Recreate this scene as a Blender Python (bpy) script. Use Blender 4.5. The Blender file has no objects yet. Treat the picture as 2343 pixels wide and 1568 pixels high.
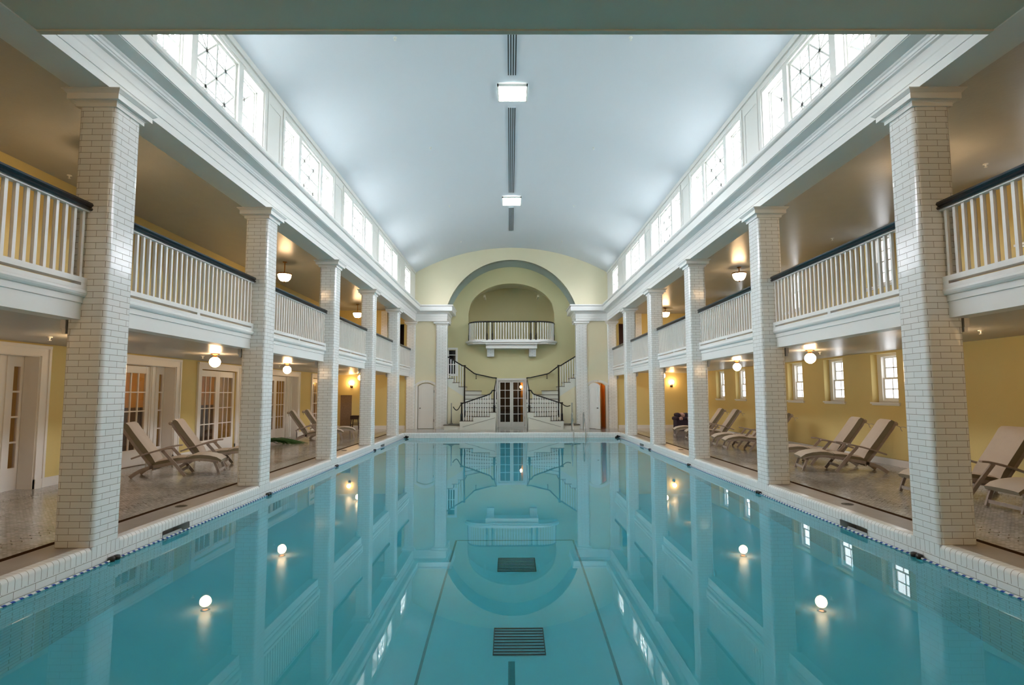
import bpy, math, random
from mathutils import Vector, Matrix
random.seed(7)
PI = math.pi
S = bpy.context.scene
COL = S.collection

# ------------------------------------------------------------------ camera
F_PX, PPX, PPY = 1240.0, 1171.5, 804.95
PITCH, YAW, ROLL, CX, EYE = 0.07763, 0.003374, -0.002448, -0.0607, 1.5
cam = bpy.data.cameras.new('camera'); co = bpy.data.objects.new('camera', cam); COL.objects.link(co)
cam.sensor_fit = 'HORIZONTAL'; cam.sensor_width = 36.0
cam.lens = F_PX / 2343.0 * 36.0
cam.shift_x = -(PPX - 1171.5) / 2343.0
cam.shift_y = (PPY - 784.0) / 2343.0
cam.clip_start = 0.05; cam.clip_end = 200
Rm = Matrix.Rotation(-YAW, 3, 'Z') @ Matrix.Rotation(PI / 2 + PITCH, 3, 'X') @ Matrix.Rotation(ROLL, 3, 'Z')
co.matrix_world = Matrix.Translation((CX, 0, EYE)) @ Rm.to_4x4()
S.camera = co

# ------------------------------------------------------------------ world, exposure
S.view_settings.view_transform = 'Standard'; S.view_settings.look = 'None'
S.view_settings.exposure = 0.75; S.view_settings.gamma = 1.0
S.view_settings.use_curve_mapping = False
w = bpy.data.worlds.new('world'); S.world = w; w.use_nodes = True
w.node_tree.nodes['Background'].inputs[0].default_value = (0.75, 0.86, 1.0, 1)
w.node_tree.nodes['Background'].inputs[1].default_value = 0.6
cy = S.cycles
cy.use_denoising = True
cy.max_bounces = 12; cy.diffuse_bounces = 6; cy.glossy_bounces = 4; cy.transmission_bounces = 8; cy.transparent_max_bounces = 8
cy.sample_clamp_indirect = 6.0; cy.blur_glossy = 0.5
DAY = (0.95, 0.98, 1.0); WARM = (1.0, 0.64, 0.33)
L_SKY, L_GROUND, L_SIDE, L_VAULT, L_GLOBE, L_BOWL = 17.0, 4.0, 2.0, 40.0, 28.0, 24.0

# ------------------------------------------------------------------ materials
def newmat(name):
    m = bpy.data.materials.new(name); m.use_nodes = True
    nt = m.node_tree; b = nt.nodes['Principled BSDF']
    return m, nt, b
def nd(nt, t, **k):
    n = nt.nodes.new(t)
    for a, v in k.items():
        if a.startswith('i_'): n.inputs[a[2:].replace('_', ' ')].default_value = v
        else: setattr(n, a, v)
    return n
def paint(name, col, rough=0.5, var=0.04, scale=3.0, bump=0.0, bscale=60, spec=0.5, coat=0):
    m, nt, b = newmat(name)
    tc = nd(nt, 'ShaderNodeTexCoord'); no = nd(nt, 'ShaderNodeTexNoise', i_Scale=scale, i_Detail=4.0)
    nt.links.new(tc.outputs['Object'], no.inputs['Vector'])
    mx = nd(nt, 'ShaderNodeMix', data_type='RGBA')
    mx.inputs[6].default_value = (*[c * (1 - var) for c in col], 1); mx.inputs[7].default_value = (*[min(1, c * (1 + var)) for c in col], 1)
    nt.links.new(no.outputs['Fac'], mx.inputs[0]); nt.links.new(mx.outputs[2], b.inputs['Base Color'])
    b.inputs['Roughness'].default_value = rough; b.inputs['Specular IOR Level'].default_value = spec
    if coat: b.inputs['Coat Weight'].default_value = coat
    if bump:
        n2 = nd(nt, 'ShaderNodeTexNoise', i_Scale=bscale, i_Detail=5.0); nt.links.new(tc.outputs['Object'], n2.inputs['Vector'])
        bp = nd(nt, 'ShaderNodeBump', i_Strength=bump, i_Distance=0.01); nt.links.new(n2.outputs['Fac'], bp.inputs['Height'])
        nt.links.new(bp.outputs['Normal'], b.inputs['Normal'])
    return m
def tile(name, c1, c2, grout, bw, bh, offset=0.5, mortar=0.0026, rough=0.12, distort=0.12):
    m, nt, b = newmat(name)
    uv = nd(nt, 'ShaderNodeUVMap'); br = nd(nt, 'ShaderNodeTexBrick', offset=offset)
    br.inputs['Color1'].default_value = (*c1, 1); br.inputs['Color2'].default_value = (*c2, 1); br.inputs['Mortar'].default_value = (*grout, 1)
    br.inputs['Scale'].default_value = 1.0; br.inputs['Mortar Size'].default_value = mortar; br.inputs['Mortar Smooth'].default_value = 0.3
    br.inputs['Brick Width'].default_value = bw; br.inputs['Row Height'].default_value = bh; br.inputs['Bias'].default_value = -0.2
    nt.links.new(uv.outputs[0], br.inputs['Vector']); nt.links.new(br.outputs['Color'], b.inputs['Base Color'])
    no = nd(nt, 'ShaderNodeTexNoise', i_Scale=9.0, i_Detail=2.0); nt.links.new(uv.outputs[0], no.inputs['Vector'])
    ad = nd(nt, 'ShaderNodeMath', operation='MULTIPLY_ADD'); ad.inputs[1].default_value = -1.0
    nt.links.new(br.outputs['Fac'], ad.inputs[0]); 
    m2 = nd(nt, 'ShaderNodeMath', operation='MULTIPLY'); m2.inputs[1].default_value = distort * 10; nt.links.new(no.outputs['Fac'], m2.inputs[0]); nt.links.new(m2.outputs[0], ad.inputs[2])
    bp = nd(nt, 'ShaderNodeBump', i_Strength=0.6, i_Distance=0.002); nt.links.new(ad.outputs[0], bp.inputs['Height']); nt.links.new(bp.outputs['Normal'], b.inputs['Normal'])
    r = nd(nt, 'ShaderNodeMapRange'); r.inputs[3].default_value = rough; r.inputs[4].default_value = 0.6
    nt.links.new(br.outputs['Fac'], r.inputs[0]); nt.links.new(r.outputs[0], b.inputs['Roughness'])
    return m
def emit(name, col, s):
    m, nt, b = newmat(name); b.inputs['Base Color'].default_value = (0.8, 0.8, 0.8, 1)
    b.inputs['Emission Color'].default_value = (*col, 1); b.inputs['Emission Strength'].default_value = s
    b.inputs['Roughness'].default_value = 0.3
    return m
def metal(name, col, rough=0.3):
    m, nt, b = newmat(name); b.inputs['Base Color'].default_value = (*col, 1); b.inputs['Metallic'].default_value = 1.0
    b.inputs['Roughness'].default_value = rough
    return m

M = {}
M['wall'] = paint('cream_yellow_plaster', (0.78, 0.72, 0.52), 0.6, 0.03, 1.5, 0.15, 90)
M['wall_back'] = paint('warm_shaded_cream_plaster', (0.66, 0.60, 0.34), 0.6, 0.03, 1.5, 0.15, 90)  # same cream plaster, with the recess's dim warm light put into its colour
M['wall_gallery'] = paint('yellow_plaster', (0.66, 0.53, 0.21), 0.6, 0.04, 1.5, 0.2, 90)
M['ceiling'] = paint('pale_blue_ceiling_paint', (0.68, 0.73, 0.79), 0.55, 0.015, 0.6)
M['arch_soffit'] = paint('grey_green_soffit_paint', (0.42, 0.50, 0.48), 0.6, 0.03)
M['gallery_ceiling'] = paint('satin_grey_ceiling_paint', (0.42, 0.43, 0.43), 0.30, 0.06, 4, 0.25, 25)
M['trim'] = paint('white_trim_paint', (0.84, 0.835, 0.81), 0.35, 0.02, 2)
M['frame'] = paint('white_window_paint', (0.82, 0.83, 0.80), 0.4, 0.02, 2)
M['door'] = paint('white_door_paint', (0.80, 0.78, 0.74), 0.35, 0.02, 2)
M['black'] = paint('black_gloss_rail_paint', (0.012, 0.011, 0.012), 0.22, 0.1, 20)
M['tread'] = paint('dark_stair_tread', (0.10, 0.085, 0.065), 0.4, 0.2, 8)
M['riser'] = paint('white_riser_paint', (0.72, 0.73, 0.66), 0.4, 0.03)
WT = (0.87, 0.88, 0.87); WT2 = (0.82, 0.83, 0.82); GR = (0.27, 0.24, 0.20)
M['tile'] = tile('white_glazed_wall_tile', WT, WT2, GR, 0.211, 0.0637)
M['soldier'] = tile('white_glazed_edge_tile', WT, WT2, GR, 0.0637, 4.0, 0.0)
M['soldier'].node_tree.nodes['Brick Texture'].inputs['Row Height'].default_value = 4.0
M['pooltile'] = tile('pool_wall_tile', (0.66, 0.82, 0.84), (0.60, 0.77, 0.80), (0.07, 0.12, 0.13), 0.211, 0.0637, 0.5, 0.005)
M['coping_strip'] = paint('pink_grey_stone_strip', (0.30, 0.265, 0.235), 0.35, 0.15, 6)
M['groove'] = paint('brown_drain_channel', (0.04, 0.018, 0.007), 0.95, 0.2, 10, spec=0.05)
M['inlay'] = paint('dark_mosaic_inlay', (0.06, 0.045, 0.035), 0.25, 0.2, 10)
M['brass'] = metal('aged_brass', (0.45, 0.22, 0.07), 0.35)
M['steel'] = metal('brushed_steel', (0.62, 0.62, 0.60), 0.28)
M['dark_metal'] = metal('dark_grey_metal', (0.20, 0.20, 0.19), 0.4)
M['globe'] = emit('lit_warm_globe_glass', WARM, L_GLOBE)
M['corridor_globe'] = emit('lit_corridor_glass', (1.0, .62, .3), 90.0)
M['fill_globe'] = emit('added_fill_globe_glass', WARM, 60.0)  # glow of the two added overhead lamps, never in view
M['bowl'] = emit('lit_warm_bowl_glass', WARM, L_BOWL)
# seen from below a clerestory pane shows the bright sky, seen from above the dimmer grounds outside
m, nt, b = newmat('daylit_clerestory_glass'); M['day'] = m
b.inputs['Base Color'].default_value = (0.8, 0.8, 0.8, 1); b.inputs['Roughness'].default_value = 0.3
ge = nd(nt, 'ShaderNodeNewGeometry'); sp_ = nd(nt, 'ShaderNodeSeparateXYZ'); nt.links.new(ge.outputs['Incoming'], sp_.inputs[0])
mr = nd(nt, 'ShaderNodeMapRange', interpolation_type='SMOOTHSTEP'); mr.inputs[1].default_value = 0.12; mr.inputs[2].default_value = -0.12; nt.links.new(sp_.outputs[2], mr.inputs[0])
ec = nd(nt, 'ShaderNodeMix', data_type='RGBA'); ec.inputs[6].default_value = (0.95, 1.0, 0.95, 1); ec.inputs[7].default_value = (0.93, 0.94, 1.04, 1)
es = nd(nt, 'ShaderNodeMapRange'); es.inputs[3].default_value = L_GROUND; es.inputs[4].default_value = L_SKY
nt.links.new(mr.outputs[0], ec.inputs[0]); nt.links.new(mr.outputs[0], es.inputs[0])
nt.links.new(ec.outputs[2], b.inputs['Emission Color']); nt.links.new(es.outputs[0], b.inputs['Emission Strength'])
M['side_day'] = emit('daylit_side_window_glass', (0.92, 0.95, 1.0), L_SIDE)
M['vault_light'] = emit('lit_cool_white_lens', (0.90, 1.0, 0.93), L_VAULT)
M['slot'] = paint('dark_slot', (0.012, 0.02, 0.02), 0.6)
M['rubber'] = paint('black_rubber', (0.015, 0.014, 0.013), 0.35)
M['teak'] = paint('weathered_grey_teak', (0.34, 0.28, 0.235), 0.6, 0.25, 14, 0.2, 40)
M['cushion'] = paint('taupe_cushion_canvas', (0.50, 0.435, 0.36), 0.9, 0.06, 8, 0.4, 120)
M['cushion_side'] = paint('olive_cushion_side', (0.22, 0.19, 0.13), 0.9, 0.1, 8)
M['dark_wood'] = paint('dark_stained_wood', (0.03, 0.015, 0.01), 0.35, 0.2, 8)
M['woven'] = paint('brown_woven_panel', (0.22, 0.15, 0.10), 0.8, 0.35, 30, 0.6, 60)
M['leaf'] = paint('deep_green_leaf', (0.02, 0.10, 0.02), 0.35, 0.5, 12)
M['room_amber'] = paint('amber_room_wall', (0.55, 0.32, 0.06), 0.6, 0.15, 2)
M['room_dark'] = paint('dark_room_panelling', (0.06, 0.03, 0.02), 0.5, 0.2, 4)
M['fabric_dark'] = paint('dark_purple_towel', (0.03, 0.02, 0.04), 0.9, 0.3, 30)
M['fabric_pink'] = paint('pale_pink_towel', (0.55, 0.38, 0.38), 0.9, 0.3, 30)
M['plastic_grey'] = paint('pale_grey_plastic', (0.55, 0.56, 0.56), 0.5, 0.03)

# mosaic floor
m, nt, b = newmat('polished_mosaic_floor')
tc = nd(nt, 'ShaderNodeTexCoord'); n1 = nd(nt, 'ShaderNodeTexNoise', i_Scale=1.1, i_Detail=4.0); n4 = nd(nt, 'ShaderNodeTexNoise', i_Scale=30.0, i_Detail=2.0)
br = nd(nt, 'ShaderNodeTexBrick', offset=0.5); br.inputs['Scale'].default_value = 1.0; br.inputs['Brick Width'].default_value = 0.045; br.inputs['Row Height'].default_value = 0.024
br.inputs['Mortar Size'].default_value = 0.0018; br.inputs['Color1'].default_value = (0.30, 0.29, 0.265, 1); br.inputs['Color2'].default_value = (0.50, 0.485, 0.455, 1); br.inputs['Mortar'].default_value = (0.22, 0.20, 0.18, 1)
for q in (n1, n4, br): nt.links.new(tc.outputs['Object'], q.inputs['Vector'])
hs = nd(nt, 'ShaderNodeMix', data_type='RGBA', blend_type='OVERLAY'); hs.inputs[0].default_value = 0.45
nt.links.new(br.outputs['Color'], hs.inputs[6]); nt.links.new(n1.outputs['Fac'], hs.inputs[7])
h2 = nd(nt, 'ShaderNodeMix', data_type='RGBA', blend_type='OVERLAY'); h2.inputs[0].default_value = 0.35
nt.links.new(hs.outputs[2], h2.inputs[6]); nt.links.new(n4.outputs['Fac'], h2.inputs[7]); nt.links.new(h2.outputs[2], b.inputs['Base Color'])
bp = nd(nt, 'ShaderNodeBump', i_Strength=0.35, i_Distance=0.004); nt.links.new(n4.outputs['Fac'], bp.inputs['Height']); nt.links.new(bp.outputs['Normal'], b.inputs['Normal'])
b.inputs['Roughness'].default_value = 0.13
M['floor'] = m

# pool floor plaster
M['pool_floor'] = paint('aqua_pool_plaster', (0.68, 0.88, 0.92), 0.7, 0.05, 1.0)
M['pool_line'] = paint('dark_pool_line', (0.22, 0.36, 0.36), 0.6, 0.1, 30)

# water
m, nt, b = newmat('turquoise_pool_water')
for n in list(nt.nodes): nt.nodes.remove(n)
out = nd(nt, 'ShaderNodeOutputMaterial'); gl = nd(nt, 'ShaderNodeBsdfGlossy'); rf = nd(nt, 'ShaderNodeBsdfRefraction'); fr = nd(nt, 'ShaderNodeFresnel'); mxs = nd(nt, 'ShaderNodeMixShader')
rf.inputs['Color'].default_value = (0.34, 0.85, 0.96, 1); rf.inputs['IOR'].default_value = 1.33; rf.inputs['Roughness'].default_value = 0.0
gl.inputs['Color'].default_value = (0.95, 1, 1, 1); gl.inputs['Roughness'].default_value = 0.015; fr.inputs['IOR'].default_value = 1.33
tc = nd(nt, 'ShaderNodeTexCoord'); mp = nd(nt, 'ShaderNodeMapping'); mp.inputs['Scale'].default_value = (1.0, 0.8, 1)
n1 = nd(nt, 'ShaderNodeTexNoise', i_Scale=0.9, i_Detail=1.5); nt.links.new(tc.outputs['Object'], mp.inputs[0]); nt.links.new(mp.outputs[0], n1.inputs['Vector'])
bp = nd(nt, 'ShaderNodeBump', i_Strength=0.25, i_Distance=0.006); nt.links.new(n1.outputs['Fac'], bp.inputs['Height'])
for q in (gl, fr, rf): nt.links.new(bp.outputs['Normal'], q.inputs['Normal'])
nt.links.new(fr.outputs[0], mxs.inputs[0]); nt.links.new(rf.outputs[0], mxs.inputs[1]); nt.links.new(gl.outputs[0], mxs.inputs[2]); nt.links.new(mxs.outputs[0], out.inputs[0])
M['water'] = m

# thin pane glass
m, nt, b = newmat('clear_pane_glass')
for n in list(nt.nodes): nt.nodes.remove(n)
out = nd(nt, 'ShaderNodeOutputMaterial'); gl = nd(nt, 'ShaderNodeBsdfGlossy'); tr = nd(nt, 'ShaderNodeBsdfTransparent'); fr = nd(nt, 'ShaderNodeFresnel'); mxs = nd(nt, 'ShaderNodeMixShader')
gl.inputs['Roughness'].default_value = 0.03; fr.inputs['IOR'].default_value = 1.5; tr.inputs['Color'].default_value = (0.9, 0.9, 0.88, 1)
ge = nd(nt, 'ShaderNodeNewGeometry'); io = nd(nt, 'ShaderNodeMapRange'); io.inputs[3].default_value = 1.5; io.inputs[4].default_value = 1 / 1.5
nt.links.new(ge.outputs['Backfacing'], io.inputs[0]); nt.links.new(io.outputs[0], fr.inputs['IOR'])
nt.links.new(fr.outputs[0], mxs.inputs[0]); nt.links.new(tr.outputs[0], mxs.inputs[1]); nt.links.new(gl.outputs[0], mxs.inputs[2]); nt.links.new(mxs.outputs[0], out.inputs[0])
M['glass'] = m

# blue and white twisted rope
m, nt, b = newmat('blue_white_twisted_rope')
tc = nd(nt, 'ShaderNodeTexCoord'); sx = nd(nt, 'ShaderNodeSeparateXYZ'); nt.links.new(tc.outputs['Object'], sx.inputs[0])
a1 = nd(nt, 'ShaderNodeMath', operation='ADD'); a2 = nd(nt, 'ShaderNodeMath', operation='MULTIPLY'); a2.inputs[1].default_value = 1.2
nt.links.new(sx.outputs[2], a2.inputs[0]); nt.links.new(sx.outputs[1], a1.inputs[0]); nt.links.new(a2.outputs[0], a1.inputs[1])
mo = nd(nt, 'ShaderNodeMath', operation='PINGPONG'); mo.inputs[1].default_value = 0.04; nt.links.new(a1.outputs[0], mo.inputs[0])
gt = nd(nt, 'ShaderNodeMath', operation='GREATER_THAN'); gt.inputs[1].default_value = 0.022; nt.links.new(mo.outputs[0], gt.inputs[0])
mx = nd(nt, 'ShaderNodeMix', data_type='RGBA'); mx.inputs[6].default_value = (0.75, 0.76, 0.74, 1); mx.inputs[7].default_value = (0.01, 0.05, 0.30, 1)
nt.links.new(gt.outputs[0], mx.inputs[0]); nt.links.new(mx.outputs[2], b.inputs['Base Color']); b.inputs['Roughness'].default_value = 0.6
M['rope'] = m

# ------------------------------------------------------------------ mesh helpers
class MB:
    def __init__(s): s.v = []; s.f = []; s.uv = []
    def face(s, idx, uv=None): s.f.append(tuple(idx)); s.uv.append(uv)
    def quad(s, a, b, c, d, uv=None):
        n = len(s.v); s.v += [tuple(a), tuple(b), tuple(c), tuple(d)]; s.face((n, n + 1, n + 2, n + 3), uv); return s
    def box(s, x0, x1, y0, y1, z0, z1):
        if x0 > x1: x0, x1 = x1, x0
        if y0 > y1: y0, y1 = y1, y0
        if z0 > z1: z0, z1 = z1, z0
        n = len(s.v)
        s.v += [(x0, y0, z0), (x1, y0, z0), (x1, y1, z0), (x0, y1, z0), (x0, y0, z1), (x1, y0, z1), (x1, y1, z1), (x0, y1, z1)]
        for f in ((0, 3, 2, 1), (4, 5, 6, 7), (0, 1, 5, 4), (1, 2, 6, 5), (2, 3, 7, 6), (3, 0, 4, 7)): s.face([n + i for i in f])
        return s
    def frustum(s, c, h0, z0, h1, z1):                       # square rings, half sizes (hx,hy)
        n = len(s.v)
        for h, z in ((h0, z0), (h1, z1)):
            s.v += [(c[0] - h[0], c[1] - h[1], z), (c[0] + h[0], c[1] - h[1], z), (c[0] + h[0], c[1] + h[1], z), (c[0] - h[0], c[1] + h[1], z)]
        for f in ((0, 3, 2, 1), (4, 5, 6, 7), (0, 1, 5, 4), (1, 2, 6, 5), (2, 3, 7, 6), (3, 0, 4, 7)): s.face([n + i for i in f])
        return s
    def prism(s, poly, ax, a, b):                            # poly: 2D points; ax = extrusion axis
        n = len(s.v); k = len(poly)
        for t in (a, b):
            for p in poly:
                s.v.append({'X': (t, p[0], p[1]), 'Y': (p[0], t, p[1]), 'Z': (p[0], p[1], t)}[ax])
        s.face(range(n, n + k)[::-1]); s.face(range(n + k, n + 2 * k))
        for i in range(k):
            j = (i + 1) % k; s.face((n + i, n + j, n + k + j, n + k + i))
        return s
    def tube(s, path, r, seg=8, cap=True, closed=False):
        P = [Vector(p) for p in path]; n0 = len(s.v); m = len(P)
        up = Vector((0, 0, 1))
        for i, p in enumerate(P):
            if closed: t = P[(i + 1) % m] - P[i - 1]
            else: t = P[min(i + 1, m - 1)] - P[max(i - 1, 0)]
            t.normalize()
            u = up if abs(t.z) < 0.9 else Vector((0, 1, 0))
            a = t.cross(u).normalized(); bb = a.cross(t).normalized()
            rr = r[i] if isinstance(r, (list, tuple)) else r
            for k in range(seg):
                th = 2 * PI * k / seg; s.v.append(tuple(p + rr * (math.cos(th) * a + math.sin(th) * bb)))
        for i in range(m if closed else m - 1):
            for k in range(seg):
                k2 = (k + 1) % seg; i2 = (i + 1) % m
                s.face((n0 + i * seg + k, n0 + i * seg + k2, n0 + i2 * seg + k2, n0 + i2 * seg + k))
        if cap and not closed:
            s.face([n0 + k for k in range(seg)][::-1]); s.face([n0 + (m - 1) * seg + k for k in range(seg)])
        return s
    def lathe(s, prof, c=(0, 0, 0), seg=20):                # prof: (r,z)
        n0 = len(s.v)
        for r, z in prof:
            for k in range(seg):
                th = 2 * PI * k / seg; s.v.append((c[0] + r * math.cos(th), c[1] + r * math.sin(th), c[2] + z))
        for i in range(len(prof) - 1):
            for k in range(seg):
                k2 = (k + 1) % seg; s.face((n0 + i * seg + k, n0 + i * seg + k2, n0 + (i + 1) * seg + k2, n0 + (i + 1) * seg + k))
        s.face([n0 + k for k in range(seg)][::-1]); s.face([n0 + (len(prof) - 1) * seg + k for k in range(seg)])
        return s
    def bar(s, p, q, wy, t):                                # bar along p->q, width wy across, thickness t
        p, q = Vector(p), Vector(q); d = (q - p).normalized()
        side = d.cross(Vector((0, 0, 1)))
        side = side.normalized() if side.length > 1e-4 else Vector((0, 1, 0))
        up = side.cross(d).normalized(); n = len(s.v)
        for e in (p, q):
            for a, b2 in ((-1, -1), (1, -1), (1, 1), (-1, 1)): s.v.append(tuple(e + side * a * wy / 2 + up * b2 * t / 2))
        for f in ((0, 3, 2, 1), (4, 5, 6, 7), (0, 1, 5, 4), (1, 2, 6, 5), (2, 3, 7, 6), (3, 0, 4, 7)): s.face([n + i for i in f])
        return s
    def build(s, name, mat, parent=None, smooth=False, uvbox=False, fix=True):
        off = Vector(parent.location) if (parent is not None and parent.type == 'EMPTY' and parent.parent is None and fix) else Vector((0, 0, 0))
        if parent is not None and parent.type != 'EMPTY' and fix:
            r = parent
            while r.parent is not None: r = r.parent
            off = Vector(r.location)
        me = bpy.data.meshes.new(name)
        me.from_pydata([tuple(Vector(p) - off) for p in s.v], [], s.f)
        me.materials.append(mat)
        if uvbox or any(u is not None for u in s.uv):
            ul = me.uv_layers.new(name='UVMap')
            for pi, pl in enumerate(me.polygons):
                u = s.uv[pi] if pi < len(s.uv) else None
                nrm = pl.normal
                for k, li in enumerate(pl.loop_indices):
                    if u is not None: ul.data[li].uv = u[k]
                    else:
                        p = s.v[me.loops[li].vertex_index]
                        if abs(nrm.z) > 0.7: ul.data[li].uv = (p[0], p[1])
                        elif abs(nrm.x) > abs(nrm.y): ul.data[li].uv = (p[1], p[2])
                        else: ul.data[li].uv = (p[0], p[2])
        me.update()
        if smooth:
            for pl in me.polygons: pl.use_smooth = True
        o = bpy.data.objects.new(name, me); COL.objects.link(o)
        if parent is not None: o.parent = parent
        return o
def soften(o, w=0.004, seg=2, ang=0.6):
    md = o.modifiers.new('edge', 'BEVEL'); md.width = w; md.segments = seg; md.limit_method = 'ANGLE'; md.angle_limit = ang
    return o
def autosmooth(o):
    for p in o.data.polygons: p.use_smooth = True
    md = o.modifiers.new('es', 'EDGE_SPLIT'); md.split_angle = 0.6
    return o
def struct(o): o['kind'] = 'structure'; return o
def tag(o, label, cat, group=None, kind=None):
    o['label'] = label; o['category'] = cat
    if group: o['group'] = group
    if kind: o['kind'] = kind
    return o
def root(name, loc, label=None, cat=None, group=None, kind=None):
    o = bpy.data.objects.new(name, None); COL.objects.link(o); o.location = loc; o.empty_display_size = 0.1
    if label: tag(o, label, cat, group)
    if kind: o['kind'] = kind
    return o
def copy_tree(o, parent=None):
    c = o.copy(); COL.objects.link(c); c.parent = parent
    for ch in list(o.children): copy_tree(ch, c)
    return c
def mirror_mb(mb):
    r = MB(); r.v = [(-x, y, z) for x, y, z in mb.v]; r.f = [tuple(f)[::-1] for f in mb.f]; r.uv = [None if u is None else list(u)[::-1] for u in mb.uv]
    return r
def sx(mb, s): return mb if s > 0 else mirror_mb(mb)

# ------------------------------------------------------------------ dimensions
X0 = 4.178; CW = 0.39; Y1 = 5.469; P = 3.59; YF = 23.5; YB = 24.87; YN = -2.2
ZC = 4.66; ZW = -0.20; POOL_Y0 = 1.6; POOL_Y1 = 21.15; ZP = -1.72
XL = -7.7; XR = 7.85
colY = [Y1 + i * P for i in range(-1, 6)]          # front faces; index 0 = Y 1.879 ... 6 = Y 23.42
SIDE = {-1: 'left', 1: 'right'}
ORD = ['one bay behind', 'nearest', 'second', 'third', 'fourth', 'fifth', 'sixth']

# ------------------------------------------------------------------ floor, pool
f = MB()
for s in (-1, 1):
    xo = XR if s > 0 else -XL
    g = MB(); g.box(4.735, xo + 0.4, YN, YF + 0.2, -0.12, 0.0); g2 = sx(g, s); n = len(f.v); f.v += g2.v; f.f += [tuple(i + n for i in q) for q in g2.f]; f.uv += g2.uv
f.box(-4.73, 4.73, POOL_Y1 + 0.55, YB + 0.1, -0.12, 0.0)
f.box(-4.73, 4.73, YN, POOL_Y0 - 0.12, -0.12, 0.0)
f.box(-4.73, -4.18, YF, YB, -0.12, 0.0)
struct(f.build('floor', M['floor']))
tn = [0]
def trim(mb, mat, parent=None, **k):
    tn[0] += 1
    return struct(mb.build('trim_%d' % tn[0], mat, parent, **k))
for s in (-1, 1):
    trim(sx(MB().box(4.30, 4.66, POOL_Y0 - 0.12, POOL_Y1 + 0.55, -0.12, -0.002), s), M['coping_strip'])
    trim(sx(MB().box(4.66, 4.735, POOL_Y0 - 0.12, POOL_Y1 + 0.55, -0.12, -0.0005), s), M['groove'])
trim(MB().box(-4.30, 4.30, POOL_Y1 + 0.12, POOL_Y1 + 0.55, -0.12, -0.002), M['floor'])
# rounded coping: profile from top inner to face, run along each side, interrupted at the columns
def bull(flat=False):
    pts = [(0.125, 0.0)]
    if flat: pts += [(0.0, 0.0)]
    else:
        r = 0.04
        for k in range(7):
            a = PI / 2 * k / 6; pts.append((r - r * math.sin(a), -r + r * math.cos(a)))
    pts += [(0.0, -0.116)]
    return pts
def coping_run(mb, s, y0, y1, flat):
    pts = bull(flat); L = [0]
    for i in range(1, len(pts)): L.append(L[-1] + math.hypot(pts[i][0] - pts[i - 1][0], pts[i][1] - pts[i - 1][1]))
    for i in range(len(pts) - 1):
        (a, za), (b2, zb) = pts[i], pts[i + 1]
        q = [(s * (X0 + a), y0, za), (s * (X0 + a), y1, za), (s * (X0 + b2), y1, zb), (s * (X0 + b2), y0, zb)]
        u = [(y0, 0.6 + L[i]), (y1, 0.6 + L[i]), (y1, 0.6 + L[i + 1]), (y0, 0.6 + L[i + 1])]
        if s > 0: q = q[::-1]; u = u[::-1]
        mb.quad(*q, uv=u)
for s in (-1, 1):
    mb = MB(); y = POOL_Y0
    for cyf in colY[:6]:
        if cyf > y: coping_run(mb, s, y, cyf, False)
        coping_run(mb, s, cyf, cyf + CW, True); y = cyf + CW
    coping_run(mb, s, y, POOL_Y1 + 0.0, False)
    o = trim(mb, M['soldier'])
    for p in o.data.polygons: p.use_smooth = True
mb = MB(); pts = bull(); L = 0
for i in range(len(pts) - 1):
    (a, za), (b2, zb) = pts[i], pts[i + 1]; L2 = L + math.hypot(a - b2, za - zb)
    mb.quad((-X0, POOL_Y1 + a, za), (-X0, POOL_Y1 + b2, zb), (X0, POOL_Y1 + b2, zb), (X0, POOL_Y1 + a, za), uv=[(-X0, .6 + L), (-X0, .6 + L2), (X0, .6 + L2), (X0, .6 + L)]); L = L2
for s in (-1, 1):
    mb.quad((s * X0, POOL_Y1, 0), (s * (X0 + .125), POOL_Y1, 0), (s * (X0 + .125), POOL_Y1 + .125, 0), (s * X0, POOL_Y1 + .125, 0), uv=[(0, 1), (.06, 1), (.06, 1.1), (0, 1.1)])
o = trim(mb, M['soldier'])
for p in o.data.polygons: p.use_smooth = True
# pool walls with skimmer openings
SK = [(6.58, 7.10), (17.4, 17.92)]
for s in (-1, 1):
    w_ = MB()
    def wq(y0, y1, z0, z1):
        q = [(s * X0, y0, z0), (s * X0, y1, z0), (s * X0, y1, z1), (s * X0, y0, z1)]; w_.quad(*(q if s < 0 else q[::-1]))
    y = POOL_Y0
    for a, b2 in SK:
        wq(y, a, -0.30, -0.116); y = b2
    wq(y, POOL_Y1, -0.30, -0.116); wq(POOL_Y0, POOL_Y1, ZP, -0.30)
    struct(w_.build('wall_pool_' + SIDE[s], M['pooltile'] if False else M['tile'], uvbox=True))
    for k, (a, b2) in enumerate(SK):
        r = root('pool_skimmer', (s * X0, (a + b2) / 2, -0.3), 'dark slot shaped pool skimmer opening in the %s pool edge, %s the camera' % (SIDE[s], 'close to' if k == 0 else 'far from'), 'pool skimmer')
        t = 0.012
        b_ = MB(); X = X0
        b_.box(X + .20, X + .20 + t, a, b2, -.30, -.118).box(X, X + .20, a - t, a, -.30, -.118).box(X, X + .20, b2, b2 + t, -.30, -.118).box(X, X + .20, a, b2, -.118, -.118 + t / 2).box(X, X + .2, a, b2, -.31, -.30)
        sx(b_, s).build('housing', M['plastic_grey'], r)
        sx(MB().prism([(X + .02, -.29), (X + .03, -.29), (X + .10, -.205), (X + .09, -.20)], 'Y', a + .01, b2 - .01), s).build('weir_flap', M['plastic_grey'], r)
w_ = MB()
w_.quad((-X0, POOL_Y1, ZP), (X0, POOL_Y1, ZP), (X0, POOL_Y1, -.116), (-X0, POOL_Y1, -.116))
struct(w_.build('wall_pool_far', M['tile'], uvbox=True))
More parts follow.
